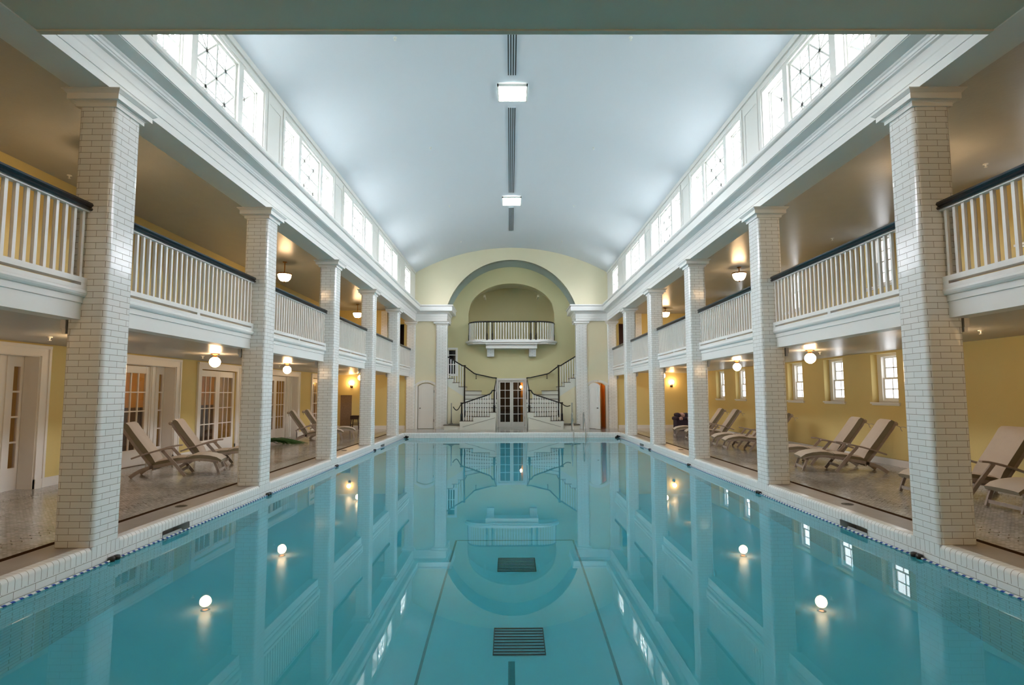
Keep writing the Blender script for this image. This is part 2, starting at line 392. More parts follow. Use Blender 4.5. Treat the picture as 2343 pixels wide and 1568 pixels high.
w_ = MB(); w_.quad((X0, POOL_Y0, ZP), (-X0, POOL_Y0, ZP), (-X0, POOL_Y0, 0), (X0, POOL_Y0, 0)); w_.box(-X0, X0, POOL_Y0 - .12, POOL_Y0, -.12, 0)
struct(w_.build('wall_pool_near', M['tile'], uvbox=True))
struct(MB().box(-X0, X0, POOL_Y0, POOL_Y1, ZP - .1, ZP).build('floor_pool', M['pool_floor']))
ln = MB()
ln.box(-.86, -.835, 2.2, 8.06, ZP, ZP + .004).box(.835, .86, 2.2, 8.06, ZP, ZP + .004).box(-.835, .835, 8.045, 8.07, ZP, ZP + .004)
ln.box(-.083, -.025, 2.4, 5.0, ZP, ZP + .003).box(-X0, X0, 17.14, 17.20, ZP, ZP + .004)
trim(ln, M['pool_line'])
for k, (ya, yb) in enumerate(((5.09, 5.54), (6.90, 7.34))):
    r = root('pool_drain_grate', (0, (ya + yb) / 2, ZP), 'black barred drain grate on the pool floor, the %s of the two' % ('nearer' if k == 0 else 'farther'), 'drain grate')
    fr_ = MB(); fr_.box(-.225, -.217, ya, yb, ZP, ZP + .02).box(.25, .258, ya, yb, ZP, ZP + .02).box(-.225, .258, ya, ya + .008, ZP, ZP + .02).box(-.225, .258, yb - .008, yb, ZP, ZP + .02)
    fr_.build('frame', M['rubber'], r)
    for j in range(8):
        yy = ya + (yb - ya) * (j + 1) / 9
        MB().box(-.217, .25, yy - .006, yy + .006, ZP + .002, ZP + .016).build('bar', M['rubber'], r)
wt = MB().quad((-X0 + .001, POOL_Y0 + .001, ZW), (X0 - .001, POOL_Y0 + .001, ZW), (X0 - .001, POOL_Y1 - .001, ZW), (-X0 + .001, POOL_Y1 - .001, ZW)).build('pool_water', M['water'])
tag(wt, 'calm turquoise water filling the long tiled pool', 'water', kind='stuff')
# floor inlay: running S curves and deck grates
for s in (-1, 1):
    for xw in (5.14, 7.2):
        il = MB(); yy = -1.0
        while yy < 23.0:
            pth = []
            for k in range(9):
                t = k / 8.0; pth.append((s * (xw + .075 * (1 - 2 * t)), yy + .022 * (1 - 2 * t) - .026 * math.sin(2 * PI * t)))
            for k in range(8):
                a, b2 = Vector((*pth[k], 0.0015)), Vector((*pth[k + 1], 0.0015)); d = (b2 - a).normalized(); nn = Vector((-d.y, d.x, 0)) * .005
                il.quad(a - nn, b2 - nn, b2 + nn, a + nn)
            yy += 0.112
        trim(il, M['inlay'])
for s in (-1, 1):
    for y in (7.46, 14.64):
        r = root('deck_drain', (s * 4.5, y, 0), 'round dark deck drain beside the %s pool edge, %s bay' % (SIDE[s], 'nearest full' if y < 10 else 'third full'), 'drain')
        g = MB().lathe([(.075, -.001), (.075, .004), (.065, .004), (.065, .002)], (s * 4.5, y, 0), 16); g.build('rim', M['dark_metal'], r)
        for k in range(5): MB().box(s * 4.5 - .055, s * 4.5 + .055, y - .052 + k * .024, y - .044 + k * .024, .001, .005).build('bar', M['dark_metal'], r)

# ------------------------------------------------------------------ columns
def col_meshes():
    h = CW / 2; R = 0.05; ring = []
    for cx_, cy_, a0 in ((h - R, -h + R, -PI / 2), (h - R, h - R, 0), (-h + R, h - R, PI / 2), (-h + R, -h + R, PI)):
        for k in range(7): a = a0 + PI / 2 * k / 6; ring.append((cx_ + R * math.cos(a), cy_ + R * math.sin(a)))
    n = len(ring); L = [0]
    for i in range(n): j = (i + 1) % n; L.append(L[-1] + math.hypot(ring[j][0] - ring[i][0], ring[j][1] - ring[i][1]))
    sc = 0.211 * 7 / L[-1]
    mb = MB()
    for i in range(n):
        j = (i + 1) % n
        mb.quad((*ring[i], 0), (*ring[j], 0), (*ring[j], 4.505), (*ring[i], 4.505), uv=[(L[i] * sc, 0), (L[i + 1] * sc, 0), (L[i + 1] * sc, 4.505), (L[i] * sc, 4.505)])
    cap = MB(); c = (0, 0)
    for e0, z0, e1, z1 in ((.018, 4.50, .018, 4.54), (.022, 4.54, .028, 4.55), (.034, 4.55, .04, 4.556), (.072, 4.556, .072, 4.618), (.078, 4.618, .105, 4.648), (.108, 4.648, .108, 4.66)):
        cap.frustum(c, (h + e0, h + e0), z0, (h + e1, h + e1), z1)
    return mb, cap
shaft_mb, cap_mb = col_meshes()
proto = root('tiled_column', (0, 0, 0)); sh = shaft_mb.build('shaft', M['tile'], proto); sh.data.polygons.foreach_set('use_smooth', [True] * len(sh.data.polygons))
cap_mb.build('capital', M['trim'], proto)
br_ = MB().box(.20, .25, -.19, -.13, 2.17, 2.262).box(.20, .235, -.185, -.135, 2.12, 2.17); brk = br_.build('bracket', M['gallery_ceiling'], proto)
first = True
for s in (-1, 1):
    for i, cyf in enumerate(colY):
        if i == 0: lab = 'white glazed tile column on the %s pool edge, behind the near balcony' % SIDE[s]
        elif i == 6: lab = 'white tile column in the far %s corner where the gallery meets the end wall' % SIDE[s]
        else: lab = 'white glazed tile column with moulded capital, %s along the %s pool edge' % (ORD[i], SIDE[s])
        c = proto if first else copy_tree(proto); first = False
        c.location = (s * (X0 + CW / 2), cyf + CW / 2, 0)
        c.scale = (-1 if s < 0 else 1, 1, 1)
        tag(c, lab, 'column', 'tiled columns along the pool', 'thing')
# pilasters of the arch
for s in (-1, 1):
    c = copy_tree(proto); c.location = (s * 3.045, 23.42 + .19, 0); c.scale = (1.26, .96, 1.0)
    for ch in list(c.children):
        if ch.name.startswith('bracket'): bpy.data.objects.remove(ch)
    tag(c, 'white tile pilaster carrying the %s foot of the big arch' % SIDE[s], 'pilaster', 'arch pilasters', 'thing')

# ------------------------------------------------------------------ entablature, swept
prof = [(.0, 4.66), (.0, 4.76), (.010, 4.762), (.010, 4.862), (.016, 4.875), (.012, 4.885), (.012, 4.975), (.04, 4.985), (.045, 5.00), (.055, 5.005), (.062, 5.03), (.075, 5.045), (.08, 5.06), (.225, 5.075),
        (.225, 5.083), (.238, 5.085), (.238, 5.255), (.222, 5.257), (.225, 5.268), (.255, 5.275), (.272, 5.295), (.278, 5.32), (.27, 5.345), (.05, 5.36), (-.40, 5.36), (-.40, 5.15), (-.40, 4.66)]
def sweep(path, prof, cap=True):
    mb = MB(); m = len(path); k = len(prof)
    for i, p in enumerate(path):
        p = Vector((p[0], p[1], 0))
        d1 = (Vector((*path[i], 0)) - Vector((*path[i - 1], 0))).normalized() if i else None
        d2 = (Vector((*path[i + 1], 0)) - Vector((*path[i], 0))).normalized() if i < m - 1 else None
        if d1 is None: d1 = d2
        if d2 is None: d2 = d1
        n1, n2 = Vector((d1.y, -d1.x, 0)), Vector((d2.y, -d2.x, 0))      # right-hand normal
        mv = (n1 + n2); mv = mv / mv.dot(n1)
        for o_, z in prof: q = p + mv * o_; mb.v.append((q.x, q.y, z))
    for i in range(m - 1):
        for a in range(k):
            b2 = (a + 1) % k; mb.face((i * k + a, i * k + b2, (i + 1) * k + b2, (i + 1) * k + a))
    if cap: mb.face(range(k)); mb.face([(m - 1) * k + a for a in range(k)][::-1])
    return mb
ent = sweep([(-X0, YN), (-X0, 23.42), (-2.80, 23.42), (-2.80, YB)], prof)
trim(ent, M['trim']); trim(mirror_mb(ent), M['trim'])

# ------------------------------------------------------------------ clerestory walls and windows
def vault_z(x): R = 8.576; return 7.93 - R + math.sqrt(R * R - x * x)
XW = 4.22; ZS, ZT = 5.46, 6.58
wn = [0]
def muntins(kind, wd, ht):
    """bars in the local plane (y across, z up), pane half width wd, half height ht"""
    mb = MB(); t = .018
    def b(y0, z0, y1, z1, r=t): mb.bar((0, y0, z0), (0, y1, z1), r * 1.6, r * 1.6)
    b(-wd, 0, wd, 0, .026)
    cells = [(-wd / 2, wd / 2), (wd / 2, wd / 2)] if kind == 'wide' else [(0, wd)]
    if kind == 'wide': b(0, -ht, 0, ht, .026)
    for cy_, hw in cells:
        hw = wd / 2 if kind == 'wide' else wd
        for zc in (-ht / 2, ht / 2):
            b(cy_ - hw, zc - ht / 2, cy_ + hw, zc + ht / 2); b(cy_ - hw, zc + ht / 2, cy_ + hw, zc - ht / 2)
            b(cy_, zc - ht / 2, cy_, zc + ht / 2); 
            if kind == 'wide': b(cy_ - hw, zc, cy_ + hw, zc)
    return mb
BAYC = [Y1 + CW / 2 + (i - .5) * P for i in range(0, 6)]      # bay centres: 3.87, 7.46, 11.05 ...
bays = list(BAYC)
def clerestory(s):
    ops = []
    for i, c in enumerate(bays[1:-1]):
        ops += [('narrow', c - 1.35, c - .68), ('wide', c - .54, c + .54), ('narrow', c + .68, c + 1.35)]
    ops += [('wide', 21.21, 22.29)]
    wl = MB(); y = 4.0
    XO = XW + .30
    for k_, a, b2 in ops:
        if a > y: wl.box(XW, XO, y, a, ZS, ZT)
        y = b2
    wl.box(XW, XO, y, YF, ZS, ZT); wl.box(XW, XO, 4.0, YF, 5.30, ZS); wl.box(XW, XO, 4.0, YF, ZT, 7.0)
    struct(sx(wl, s).build('wall_clerestory_' + SIDE[s], M['trim']))
    # raised bands and pier panels
    t = MB()
    t.box(XW - .03, XW, 4.5, YF, 6.74, 6.86)
    t.box(XW - .012, XW, 4.5, YF, 6.86, 6.90)
    for c in bays[1:-1]:
        t.box(XW - .02, XW, c - 1.46, c + 1.46, 6.63, 6.70); t.box(XW - .02, XW, c - 1.46, c - 1.38, 5.36, 6.63); t.box(XW - .02, XW, c + 1.38, c + 1.46, 5.36, 6.63)
        cc = c + P / 2
        t.box(XW - .012, XW, cc - .27, cc - .22, 5.36, 6.72); t.box(XW - .012, XW, cc + .22, cc + .27, 5.36, 6.72); t.box(XW - .012, XW, cc - .22, cc + .22, 6.52, 6.72)
    t.box(XW - .02, XW, 21.10, 22.40, 6.63, 6.70)
    trim(sx(t, s), M['trim'])
    for k_, a, b2 in ops:
        wn[0] += 1; c = (a + b2) / 2; hw = (b2 - a) / 2; zc = (ZS + ZT) / 2; hh = (ZT - ZS) / 2
        xg = XW + (.07 if k_ == 'wide' else .17); fw = .045
        r = root('window_%d' % wn[0], (s * xg, c, zc), kind='structure')
        fr_ = MB()
        fr_.box(xg - .03, xg + .03, a, a + fw, ZS, ZT).box(xg - .03, xg + .03, b2 - fw, b2, ZS, ZT).box(xg - .03, xg + .03, a + fw, b2 - fw, ZS, ZS + fw).box(xg - .03, xg + .03, a + fw, b2 - fw, ZT - fw, ZT)
        if k_ == 'narrow':
            fr_.box(xg - .055, xg - .03, a, a + .02, ZS, ZT).box(xg - .055, xg - .03, b2 - .02, b2, ZS, ZT).box(xg - .055, xg - .03, a, b2, ZT - .02, ZT)
        sx(fr_, s).build('frame', M['frame'], r)
        mu = muntins(k_, hw - fw, hh - fw); mu.v = [(s * (xg - .004) + x_, c + y_, zc + z_) for x_, y_, z_ in mu.v]
        mu.build('muntins', M['frame'], r)
        g = MB().box(xg + .02, xg + .026, a + fw, b2 - fw, ZS + fw, ZT - fw); sx(g, s).build('pane', M['day'], r)
clerestory(-1); clerestory(1)

# vault
vt = MB(); N = 48; xs = [-XW - .02 + (2 * XW + .04) * i / N for i in range(N + 1)]
for i in range(N):
    a, b2 = xs[i], xs[i + 1]
    vt.quad((a, 4.1, vault_z(a)), (a, YF + .02, vault_z(a)), (b2, YF + .02, vault_z(b2)), (b2, 4.1, vault_z(b2)))
for i in range(N):
    a, b2 = xs[i], xs[i + 1]
    vt.quad((a, 4.1, vault_z(a) + .15), (b2, 4.1, vault_z(b2) + .15), (b2, YF + .02, vault_z(b2) + .15), (a, YF + .02, vault_z(a) + .15))
o = struct(vt.build('ceiling', M['ceiling']))
for p in o.data.polygons: p.use_smooth = True
# vault lights and slot diffusers
for k, (ya, yb) in enumerate(((10.80, 11.36), (17.24, 17.92))):
    r = root('vault_light', (0, (ya + yb) / 2, 7.90), 'bright square ceiling light in the vault, the %s of the two' % ('nearer' if k == 0 else 'farther'), 'ceiling light', 'lights on the vault ridge')
    fr_ = MB(); x = .32
    fr_.box(-x, -x + .03, ya - .03, yb + .03, 7.865, 7.918).box(x - .03, x, ya - .03, yb + .03, 7.865, 7.918).box(-x, x, ya - .03, ya, 7.865, 7.918).box(-x, x, yb, yb + .03, 7.865, 7.918)
    fr_.build('housing', M['frame'], r); MB().box(-x + .03, x - .03, ya, yb, 7.872, 7.88).build('lens', M['vault_light'], r)
for k, (ya, yb) in enumerate(((5.2, 10.45), (11.70, 16.84), (18.25, 20.88))):
    r = root('slot_diffuser', (0, (ya + yb) / 2, 7.91), 'long dark four slot air diffuser on the vault ridge, %s' % ('nearest length', 'middle length between the two lights', 'farthest length')[k], 'air diffuser', 'slot diffusers on the vault ridge')
    MB().box(-.10, .085, ya, yb, 7.904, 7.924).build('backing', M['ceiling'], r)
    for j in range(4): MB().box(-.094 + j * .048, -.074 + j * .048, ya, yb, 7.897, 7.9045).build('slot', M['slot'], r)

# ------------------------------------------------------------------ end walls
def slab(mb, xs, lo, hi, y0, y1):
    for a, b2 in zip(xs[:-1], xs[1:]):
        la, lb, ha, hb = lo(a), lo(b2), hi(a), hi(b2)
        if ha - la < 1e-4 and hb - lb < 1e-4: continue
        mb.prism([(a, la), (b2, lb), (b2, hb), (a, ha)], 'Y', y0, y1)
    return mb
def rng(a, b2, n): return [a + (b2 - a) * i / n for i in range(n + 1)]
def arch(x):
    R = 2.96; zc = 7.39 - R
    return zc + math.sqrt(max(0, R * R - x * x)) if abs(x) <= 2.80 else 0
DX0, DX1, DSP, DAP = 3.34, 4.06, 1.84, 1.985            # arched side doors
def darch(x):
    m_ = (DX0 + DX1) / 2; h = (DX1 - DX0) / 2; rise = DAP - DSP; R = (h * h + rise * rise) / (2 * rise)
    return DAP - R + math.sqrt(max(0, R * R - (x - m_) ** 2))
w_ = MB()
slab(w_, rng(-2.80, 2.80, 44), arch, lambda x: vault_z(x) + .02, YF, YF + .25)
for s in (-1, 1):
    g = MB()
    slab(g, [2.80, 3.5, XW + .02], lambda x: 5.30, lambda x: vault_z(x) + .02, YF, YF + .25)
    g.box(2.80, XW + .4, YF, YF + .25, 4.66, 5.31)
    g.box(3.292, DX0, YF, YF + .2, 0, 4.67); g.box(DX1, 4.176, YF, YF + .2, 0, 4.67)
    slab(g, rng(DX0, DX1, 12), darch, lambda x: 4.67, YF, YF + .2)
    g = sx(g, s); n = len(w_.v); w_.v += g.v; w_.f += [tuple(i + n for i in q) for q in g.f]; w_.uv += g.uv
struct(w_.build('wall_far', M['wall']))
# arch soffit
so = MB(); xs_ = rng(-2.80, 2.80, 44)
for a, b2 in zip(xs_[:-1], xs_[1:]):
    so.quad((a, YF + .001, arch(a)), (a, YB, arch(a)), (b2, YB, arch(b2)), (b2, YF + .001, arch(b2)))
    so.quad((a, YF + .001, arch(a) + .3), (b2, YF + .001, arch(b2) + .3), (b2, YB, arch(b2) + .3), (a, YB, arch(a) + .3))
o = struct(so.build('ceiling_arch', M['arch_soffit']))
for p in o.data.polygons: p.use_smooth = True
# back wall with balcony arch and door
AW, AS, AT = 1.99, 5.22, 6.62
def barch(x): return AS + (AT - AS) * math.sqrt(max(0, 1 - (x / AW) ** 2)) if abs(x) < AW else AS
w_ = MB(); T0, T1 = YB, YB + .25
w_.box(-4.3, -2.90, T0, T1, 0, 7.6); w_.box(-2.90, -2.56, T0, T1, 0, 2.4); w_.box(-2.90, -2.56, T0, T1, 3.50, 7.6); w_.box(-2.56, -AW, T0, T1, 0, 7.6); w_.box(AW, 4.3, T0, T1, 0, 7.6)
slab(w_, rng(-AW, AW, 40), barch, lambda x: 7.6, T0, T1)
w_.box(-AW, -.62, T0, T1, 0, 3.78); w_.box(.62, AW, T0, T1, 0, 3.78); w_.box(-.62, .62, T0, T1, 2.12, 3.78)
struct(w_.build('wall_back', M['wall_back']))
al = MB(); ya_, yb_ = T1, 27.2
al.box(-2.3, 2.3, yb_, yb_ + .1, 3.6, 6.9).box(-2.4, -2.3, ya_, yb_, 3.6, 6.9).box(2.3, 2.4, ya_, yb_, 3.6, 6.9).box(-2.4, 2.4, ya_, yb_, 6.87, 6.95)
struct(al.build('wall_balcony_room', M['wall_back']))
cr = MB(); xs_ = rng(-2.3, 2.3, 24)
cz = lambda x: 5.5 + 1.35 * math.sqrt(max(0, 1 - (x / 2.31) ** 2))
for a, b2 in zip(xs_[:-1], xs_[1:]): cr.quad((a, ya_, cz(a)), (a, yb_, cz(a)), (b2, yb_, cz(b2)), (b2, ya_, cz(b2)))
struct(cr.build('ceiling_balcony_room', M['wall'])); struct(MB().box(-2.3, 2.3, T1, yb_, 3.66, 3.78).build('floor_balcony_room', M['floor']))
trim(MB().box(-1.30, -1.22, T1, T1 + .9, 6.02, 6.12).box(1.22, 1.30, T1, T1 + .9, 6.02, 6.12), M['wall'])
# gallery end walls (|x| > 4.57)
for s in (-1, 1):
    xo = XR if s > 0 else -XL
    g = MB(); g.box(4.575, xo + .3, YF, YF + .2, 0, 2.60)
    g.box(4.575, 4.68, YF, YF + .2, 2.6, 5.3).box(5.38, xo + .3, YF, YF + .2, 2.6, 5.3).box(4.68, 5.38, YF, YF + .2, 4.55, 5.3)
    struct(sx(g, s).build('wall_gallery_end_' + SIDE[s], M['wall_gallery']))
    pl = MB().box(5.40, 5.66, YF - .12, YF - .002, 2.6, 5.10); o = sx(pl, s).build('tiled_pilaster', M['tile'], uvbox=True)
    tag(o, 'narrow white tile pilaster on the upper %s gallery end wall beside the dark opening' % SIDE[s], 'pilaster', None, 'thing')
    # stair lobby behind the upper opening
    lb = MB(); lb.box(4.60, 4.65, YF + .2, 25.2, 2.5, 5.0).box(5.5, 5.55, YF + .2, 25.2, 2.5, 5.0).box(4.55, 5.55, 25.2, 25.25, 2.5, 5.0).box(4.6, 5.55, YF + .2, 25.2, 4.7, 4.75).box(4.6, 5.55, YF + .2, 25.2, 2.5, 2.6)
    struct(sx(lb, s).build('wall_lobby_' + SIDE[s], M['room_dark'] if s < 0 else paint('lilac_lobby_wall', (.45, .33, .36), .6)))
# near wall and near balcony above the camera
struct(MB().box(-8.2, 8.2, YN - .2, YN, -.1, 8.1).build('wall_near', paint('brown_near_wall', (.40, .34, .26), .6)))
YT0, YT1 = 4.08, 4.548        # transverse beam in front of the camera, with the wall above it
w_ = MB(); slab(w_, rng(-XW - .02, XW + .02, 24), lambda x: 5.36, lambda x: vault_z(x) + .02, YT0, YT1 - .06)
struct(w_.build('wall_near_upper', M['wall']))
bm = paint('grey_green_beam_paint', (.66, .64, .53), .5)
trim(MB().box(-4.18, 4.18, YT0, YT1 - .05, 4.672, 5.38).box(-4.18, 4.18, YT1 - .05, YT1, 4.66, 5.38).box(-4.18, 4.18, YT1, YT1 + .22, 5.085, 5.257), bm)
struct(MB().box(-4.6, 4.6, YN, YT0, 4.90, 5.0).build('ceiling_near', bm))

# stair void side walls and lid
for s in (-1, 1):
    struct(sx(MB().box(4.28, 4.34, 23.83, YB + .1, 0, 7.6), s).build('wall_stair_' + SIDE[s], M['wall']))

# ------------------------------------------------------------------ gallery shells
for s in (-1, 1):
    xo = XR if s > 0 else -XL; zl = 2.38 if s > 0 else 2.33; nm = SIDE[s]
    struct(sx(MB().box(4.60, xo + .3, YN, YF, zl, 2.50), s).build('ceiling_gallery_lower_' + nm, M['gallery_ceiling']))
    struct(sx(MB().box(4.62, xo + .3, YN, YF, 2.50, 2.58), s).build('floor_gallery_' + nm, M['floor']))
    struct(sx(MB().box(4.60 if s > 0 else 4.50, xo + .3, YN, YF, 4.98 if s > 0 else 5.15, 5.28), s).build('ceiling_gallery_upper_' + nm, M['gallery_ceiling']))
    # side beams between the columns
    for i in range(0, 6):
        y0, y1 = colY[i] + CW, colY[i + 1]
        trim(sx(MB().prism([(4.62, 2.262), (4.42, 2.262), (4.42, 2.425), (4.414, 2.430), (4.405, 2.430), (4.405, 2.49), (4.385, 2.495), (4.372, 2.51), (4.364, 2.53), (4.366, 2.55), (4.372, 2.560), (4.372, 2.60), (4.62, 2.60)], 'Y', y0, y1), s), M['trim'])
    trim(sx(MB().prism([(4.62, 2.262), (4.42, 2.262), (4.42, 2.60), (4.62, 2.60)], 'Y', YN, colY[0]), s), M['trim'])

# railings
bal_mb = MB().box(-.016, .016, -.016, .016, 0, .742)
bal_me = None
for s in (-1, 1):
    for i in range(0, 6):
        y0, y1 = colY[i] + CW, colY[i + 1]; yc = (y0 + y1) / 2
        where = ['bay nearest the camera', 'first full bay', 'second full bay', 'third full bay', 'fourth full bay', 'bay against the end wall'][i]
        r = root('gallery_railing', (s * 4.42, yc, 2.60), 'white baluster railing with black handrail on the %s upper gallery, %s' % (SIDE[s], where), 'railing', 'gallery railings')
        hr = MB().prism([(4.355, 3.405), (4.365, 3.388), (4.475, 3.388), (4.485, 3.405), (4.470, 3.425), (4.485, 3.445), (4.478, 3.468), (4.45, 3.480), (4.39, 3.480), (4.362, 3.468), (4.352, 3.445), (4.370, 3.425)], 'Y', y0 - .0, y1)
        sx(hr, s).build('handrail', M['black'], r)
        btm = MB().box(4.372, 4.475, y0, y1, 2.630, 2.684)
        sx(btm, s).build('bottom_rail', M['trim'], r)
        sx(MB().box(4.385, 4.45, y0, y1, 3.372, 3.390), s).build('sub_rail', M['trim'], r)
        for yb in (y0 + .04, yc, y1 - .04): sx(MB().box(4.374, 4.473, yb - .035, yb + .035, 2.60, 2.632), s).build('foot_block', M['trim'], r)
        nb = 30
        for k in range(nb):
            y = y0 + .05 + (y1 - y0 - .10) * k / (nb - 1)
            if bal_me is None:
                o = bal_mb.build('baluster', M['trim'], r, fix=False); bal_me = o
            else: o = bal_me.copy(); COL.objects.link(o); o.parent = r
            o.location = (0, y - yc, 2.684 - 2.60 - .052 + .052)

# ------------------------------------------------------------------ outer walls
# right wall with sash windows on both floors
WY = [11.455 + 1.795 * k for k in range(0, 7)]; WYU = [7.865, 11.455, 15.045, 18.635, 22.2]
hw = .40
def side_windows():
    w_ = MB()
    def rows(WS, z0, z1, s0, s1):
        y = YN
        for c in WS:
            w_.box(XR, XR + .3, y, c - hw, z0, z1); w_.box(XR, XR + .3, c - hw, c + hw, z0, s0); w_.box(XR, XR + .3, c - hw, c + hw, s1, z1); y = c + hw
        w_.box(XR, XR + .3, y, YF + .2, z0, z1)
    rows(WY, 0, 2.42, 1.30, 2.335); rows(WYU, 2.42, 5.3, 3.80, 4.90)
    struct(w_.build('wall_right', M['wall_gallery']))
    for lvl, (s0, s1) in enumerate(((1.30, 2.335), (3.80, 4.90))):
        for c in (WY, WYU)[lvl]:
            wn[0] += 1
            r = root('window_%d' % wn[0], (XR + .15, c, s0), kind='structure'); X = XR + .14
            fr_ = MB(); e = .13
            fr_.box(X, X + .10, c - hw, c - hw + e, s0, s1).box(X, X + .10, c + hw - e, c + hw, s0, s1).box(X, X + .10, c - hw + e, c + hw - e, s1 - .06, s1).box(X, X + .1, c - hw + e, c + hw - e, s0, s0 + .03)
            fr_.build('frame', M['frame'], r)
            MB().box(XR - .045, XR + .15, c - hw - .06, c + hw + .02, s0 - .035, s0).box(XR - .02, XR, c - hw - .04, c + hw, s0 - .065, s0 - .035).build('sill', M['frame'], r)
            mid = (s0 + s1) / 2 - .01; a, b2 = c - hw + e, c + hw - e
            for nm2, z0, z1, xo_ in (('upper_sash', mid - .015, s1 - .06, .07), ('lower_sash', s0 + .03, mid + .015, .035)):
                q = MB(); st = .042; x = X + xo_
                q.box(x, x + .03, a, a + st, z0, z1).box(x, x + .03, b2 - st, b2, z0, z1).box(x, x + .03, a + st, b2 - st, z0, z0 + st + (.02 if nm2[0] == 'l' else 0)).box(x, x + .03, a + st, b2 - st, z1 - st * .8, z1)
                zb = z0 + st; zt = z1 - st * .8
                q.box(x + .004, x + .026, c - .012, c + .012, zb, zt).box(x + .004, x + .026, a + st, b2 - st, (zb + zt) / 2 - .012, (zb + zt) / 2 + .012)
                so_ = q.build(nm2, M['frame'], r)
                MB().box(x + .018, x + .022, a + st, b2 - st, zb, zt).build('pane', M['side_day'], so_)
side_windows()
# left wall: french door openings
X = -XL
DOORS = [(6.08, 8.82, 'deep'), (9.66, 12.40, 'deep'), (13.42, 15.15, 'flush'), (16.87, 19.53, 'mid'), (21.0, 22.75, 'flush'), (1.2, 3.95, 'deep')]
ZH = 2.13
w_ = MB(); y = YN
for a, b2, k_ in sorted(DOORS):
    w_.box(X, X + .5, y, a, 0, 2.40); w_.box(X, X + .5, a, b2, ZH, 2.40); y = b2
w_.box(X, X + .5, y, YF + .2, 0, 2.40); w_.box(X, X + .5, YN, YF + .2, 2.40, 5.3)
struct(sx(w_, -1).build('wall_left', M['wall_gallery']))
dn = [0]
def french_leaf(r, x, a, b2, ncol, z0=.01, z1=None, hinge=None):
    z1 = z1 or ZH - .02; st = .10; t = .045; bz = .345; tz = 1.955
    lf = MB(); lf.box(x, x + t, a, a + st, z0, z1).box(x, x + t, b2 - st, b2, z0, z1).box(x, x + t, a + st, b2 - st, z0, bz).box(x, x + t, a + st, b2 - st, tz, z1)
    o = soften(sx(lf, -1).build('leaf', M['door'], r))
    mu = MB(); w1 = b2 - a - 2 * st
    for k in range(1, ncol): yy = a + st + w1 * k / ncol; mu.box(x + .008, x + t - .008, yy - .012, yy + .012, bz, tz)
    for k in range(1, 4): zz = bz + (tz - bz) * k / 4; mu.box(x + .006, x + t - .006, a + st, b2 - st, zz - .012, zz + .012)
    sx(mu, -1).build('muntins', M['door'], o)
    sx(MB().box(x + .02, x + .025, a + st, b2 - st, bz, tz), -1).build('pane', M['glass'], o)
    return o
for a, b2, k_ in DOORS:
    dn[0] += 1
    r = root('door_%d' % dn[0], (-X, (a + b2) / 2, 0), kind='structure')
    dp = {'deep': .24, 'mid': .20, 'flush': .04}[k_]; cw = .17
    cs = MB(); cs.box(X - .03, X, a - cw, a, 0, ZH + .17).box(X - .03, X, b2, b2 + cw, 0, ZH + .17).box(X - .03, X, a, b2, ZH, ZH + .17)
    cs.box(X - .045, X - .03, a - cw, a - cw + .04, 0, ZH + .17).box(X - .045, X - .03, b2 + cw - .04, b2 + cw, 0, ZH + .17).box(X - .05, X - .03, a - cw, b2 + cw, ZH + .12, ZH + .17).box(X - .04, X, b2, b2 + cw, 0, .15).box(X - .04, X, a - cw, a, 0, .15)
    if dp > .1: cs.box(X - .001, X + dp, a, a + .015, 0, ZH).box(X - .001, X + dp, b2 - .015, b2, 0, ZH).box(X - .001, X + dp, a, b2, ZH - .012, ZH)
    sx(cs, -1).build('casing', M['door'], r)
    xx = X + dp; c = (a + b2) / 2
    if k_ == 'deep':
        jb = MB(); L_ = .87; 
        for sg in (-1, 1):
            e = c + sg * L_; e2 = e + sg * .26; jb.box(xx - .01, xx + .10, min(e, e2), max(e, e2), 0, ZH)
            jb.box(xx - .03, xx - .01, min(e + sg * .03, e + sg * .1), max(e + sg * .03, e + sg * .1), 0, ZH); jb.box(xx - .03, xx - .01, min(e + sg * .16, e + sg * .22), max(e + sg * .16, e + sg * .22), 0, ZH)
        sx(jb, -1).build('jamb_post', M['door'], r)
        french_leaf(r, xx + .02, c - L_, c, 3); french_leaf(r, xx + .02, c, c + L_, 3)
        for sg in (-1, 1):
            lo_, hi_ = sorted((c + sg * (L_ + .26), c + sg * (b2 - a) / 2))
            st = .10; x = xx + .01; q = MB(); mm = (lo_ + hi_) / 2; pw = .06
            q.box(x, x + .045, lo_, mm - pw, 0, ZH).box(x, x + .045, mm + pw, hi_, 0, ZH).box(x, x + .045, mm - pw, mm + pw, 0, .345).box(x, x + .045, mm - pw, mm + pw, 1.955, ZH)
            for k in range(1, 4): zz = .345 + 1.61 * k / 4; q.box(x, x + .04, mm - pw, mm + pw, zz - .014, zz + .014)
            o = sx(q, -1).build('sidelight', M['door'], r); sx(MB().box(x + .02, x + .025, mm - pw, mm + pw, .345, 1.955), -1).build('pane', M['glass'], o)
    elif k_ == 'mid':
        L_ = .84; jb = MB()
        for sg in (-1, 1):
            e = c + sg * L_; e2 = c + sg * (b2 - a) / 2; lo_, hi_ = sorted((e, e2)); jb.box(xx - .01, xx + .10, lo_, hi_, 0, ZH)
            for q0, q1 in ((.04, .11), (.17, .24), (.32, .38)):
                lo2, hi2 = sorted((e + sg * q0, e + sg * q1)); jb.box(xx - .03, xx - .01, lo2, hi2, 0, ZH)
        sx(jb, -1).build('jamb_post', M['door'], r)
        french_leaf(r, xx + .02, c - L_, c, 3); french_leaf(r, xx + .02, c, c + L_, 3)
    else:
        french_leaf(r, xx, a, c, 3); french_leaf(r, xx, c, b2, 3)
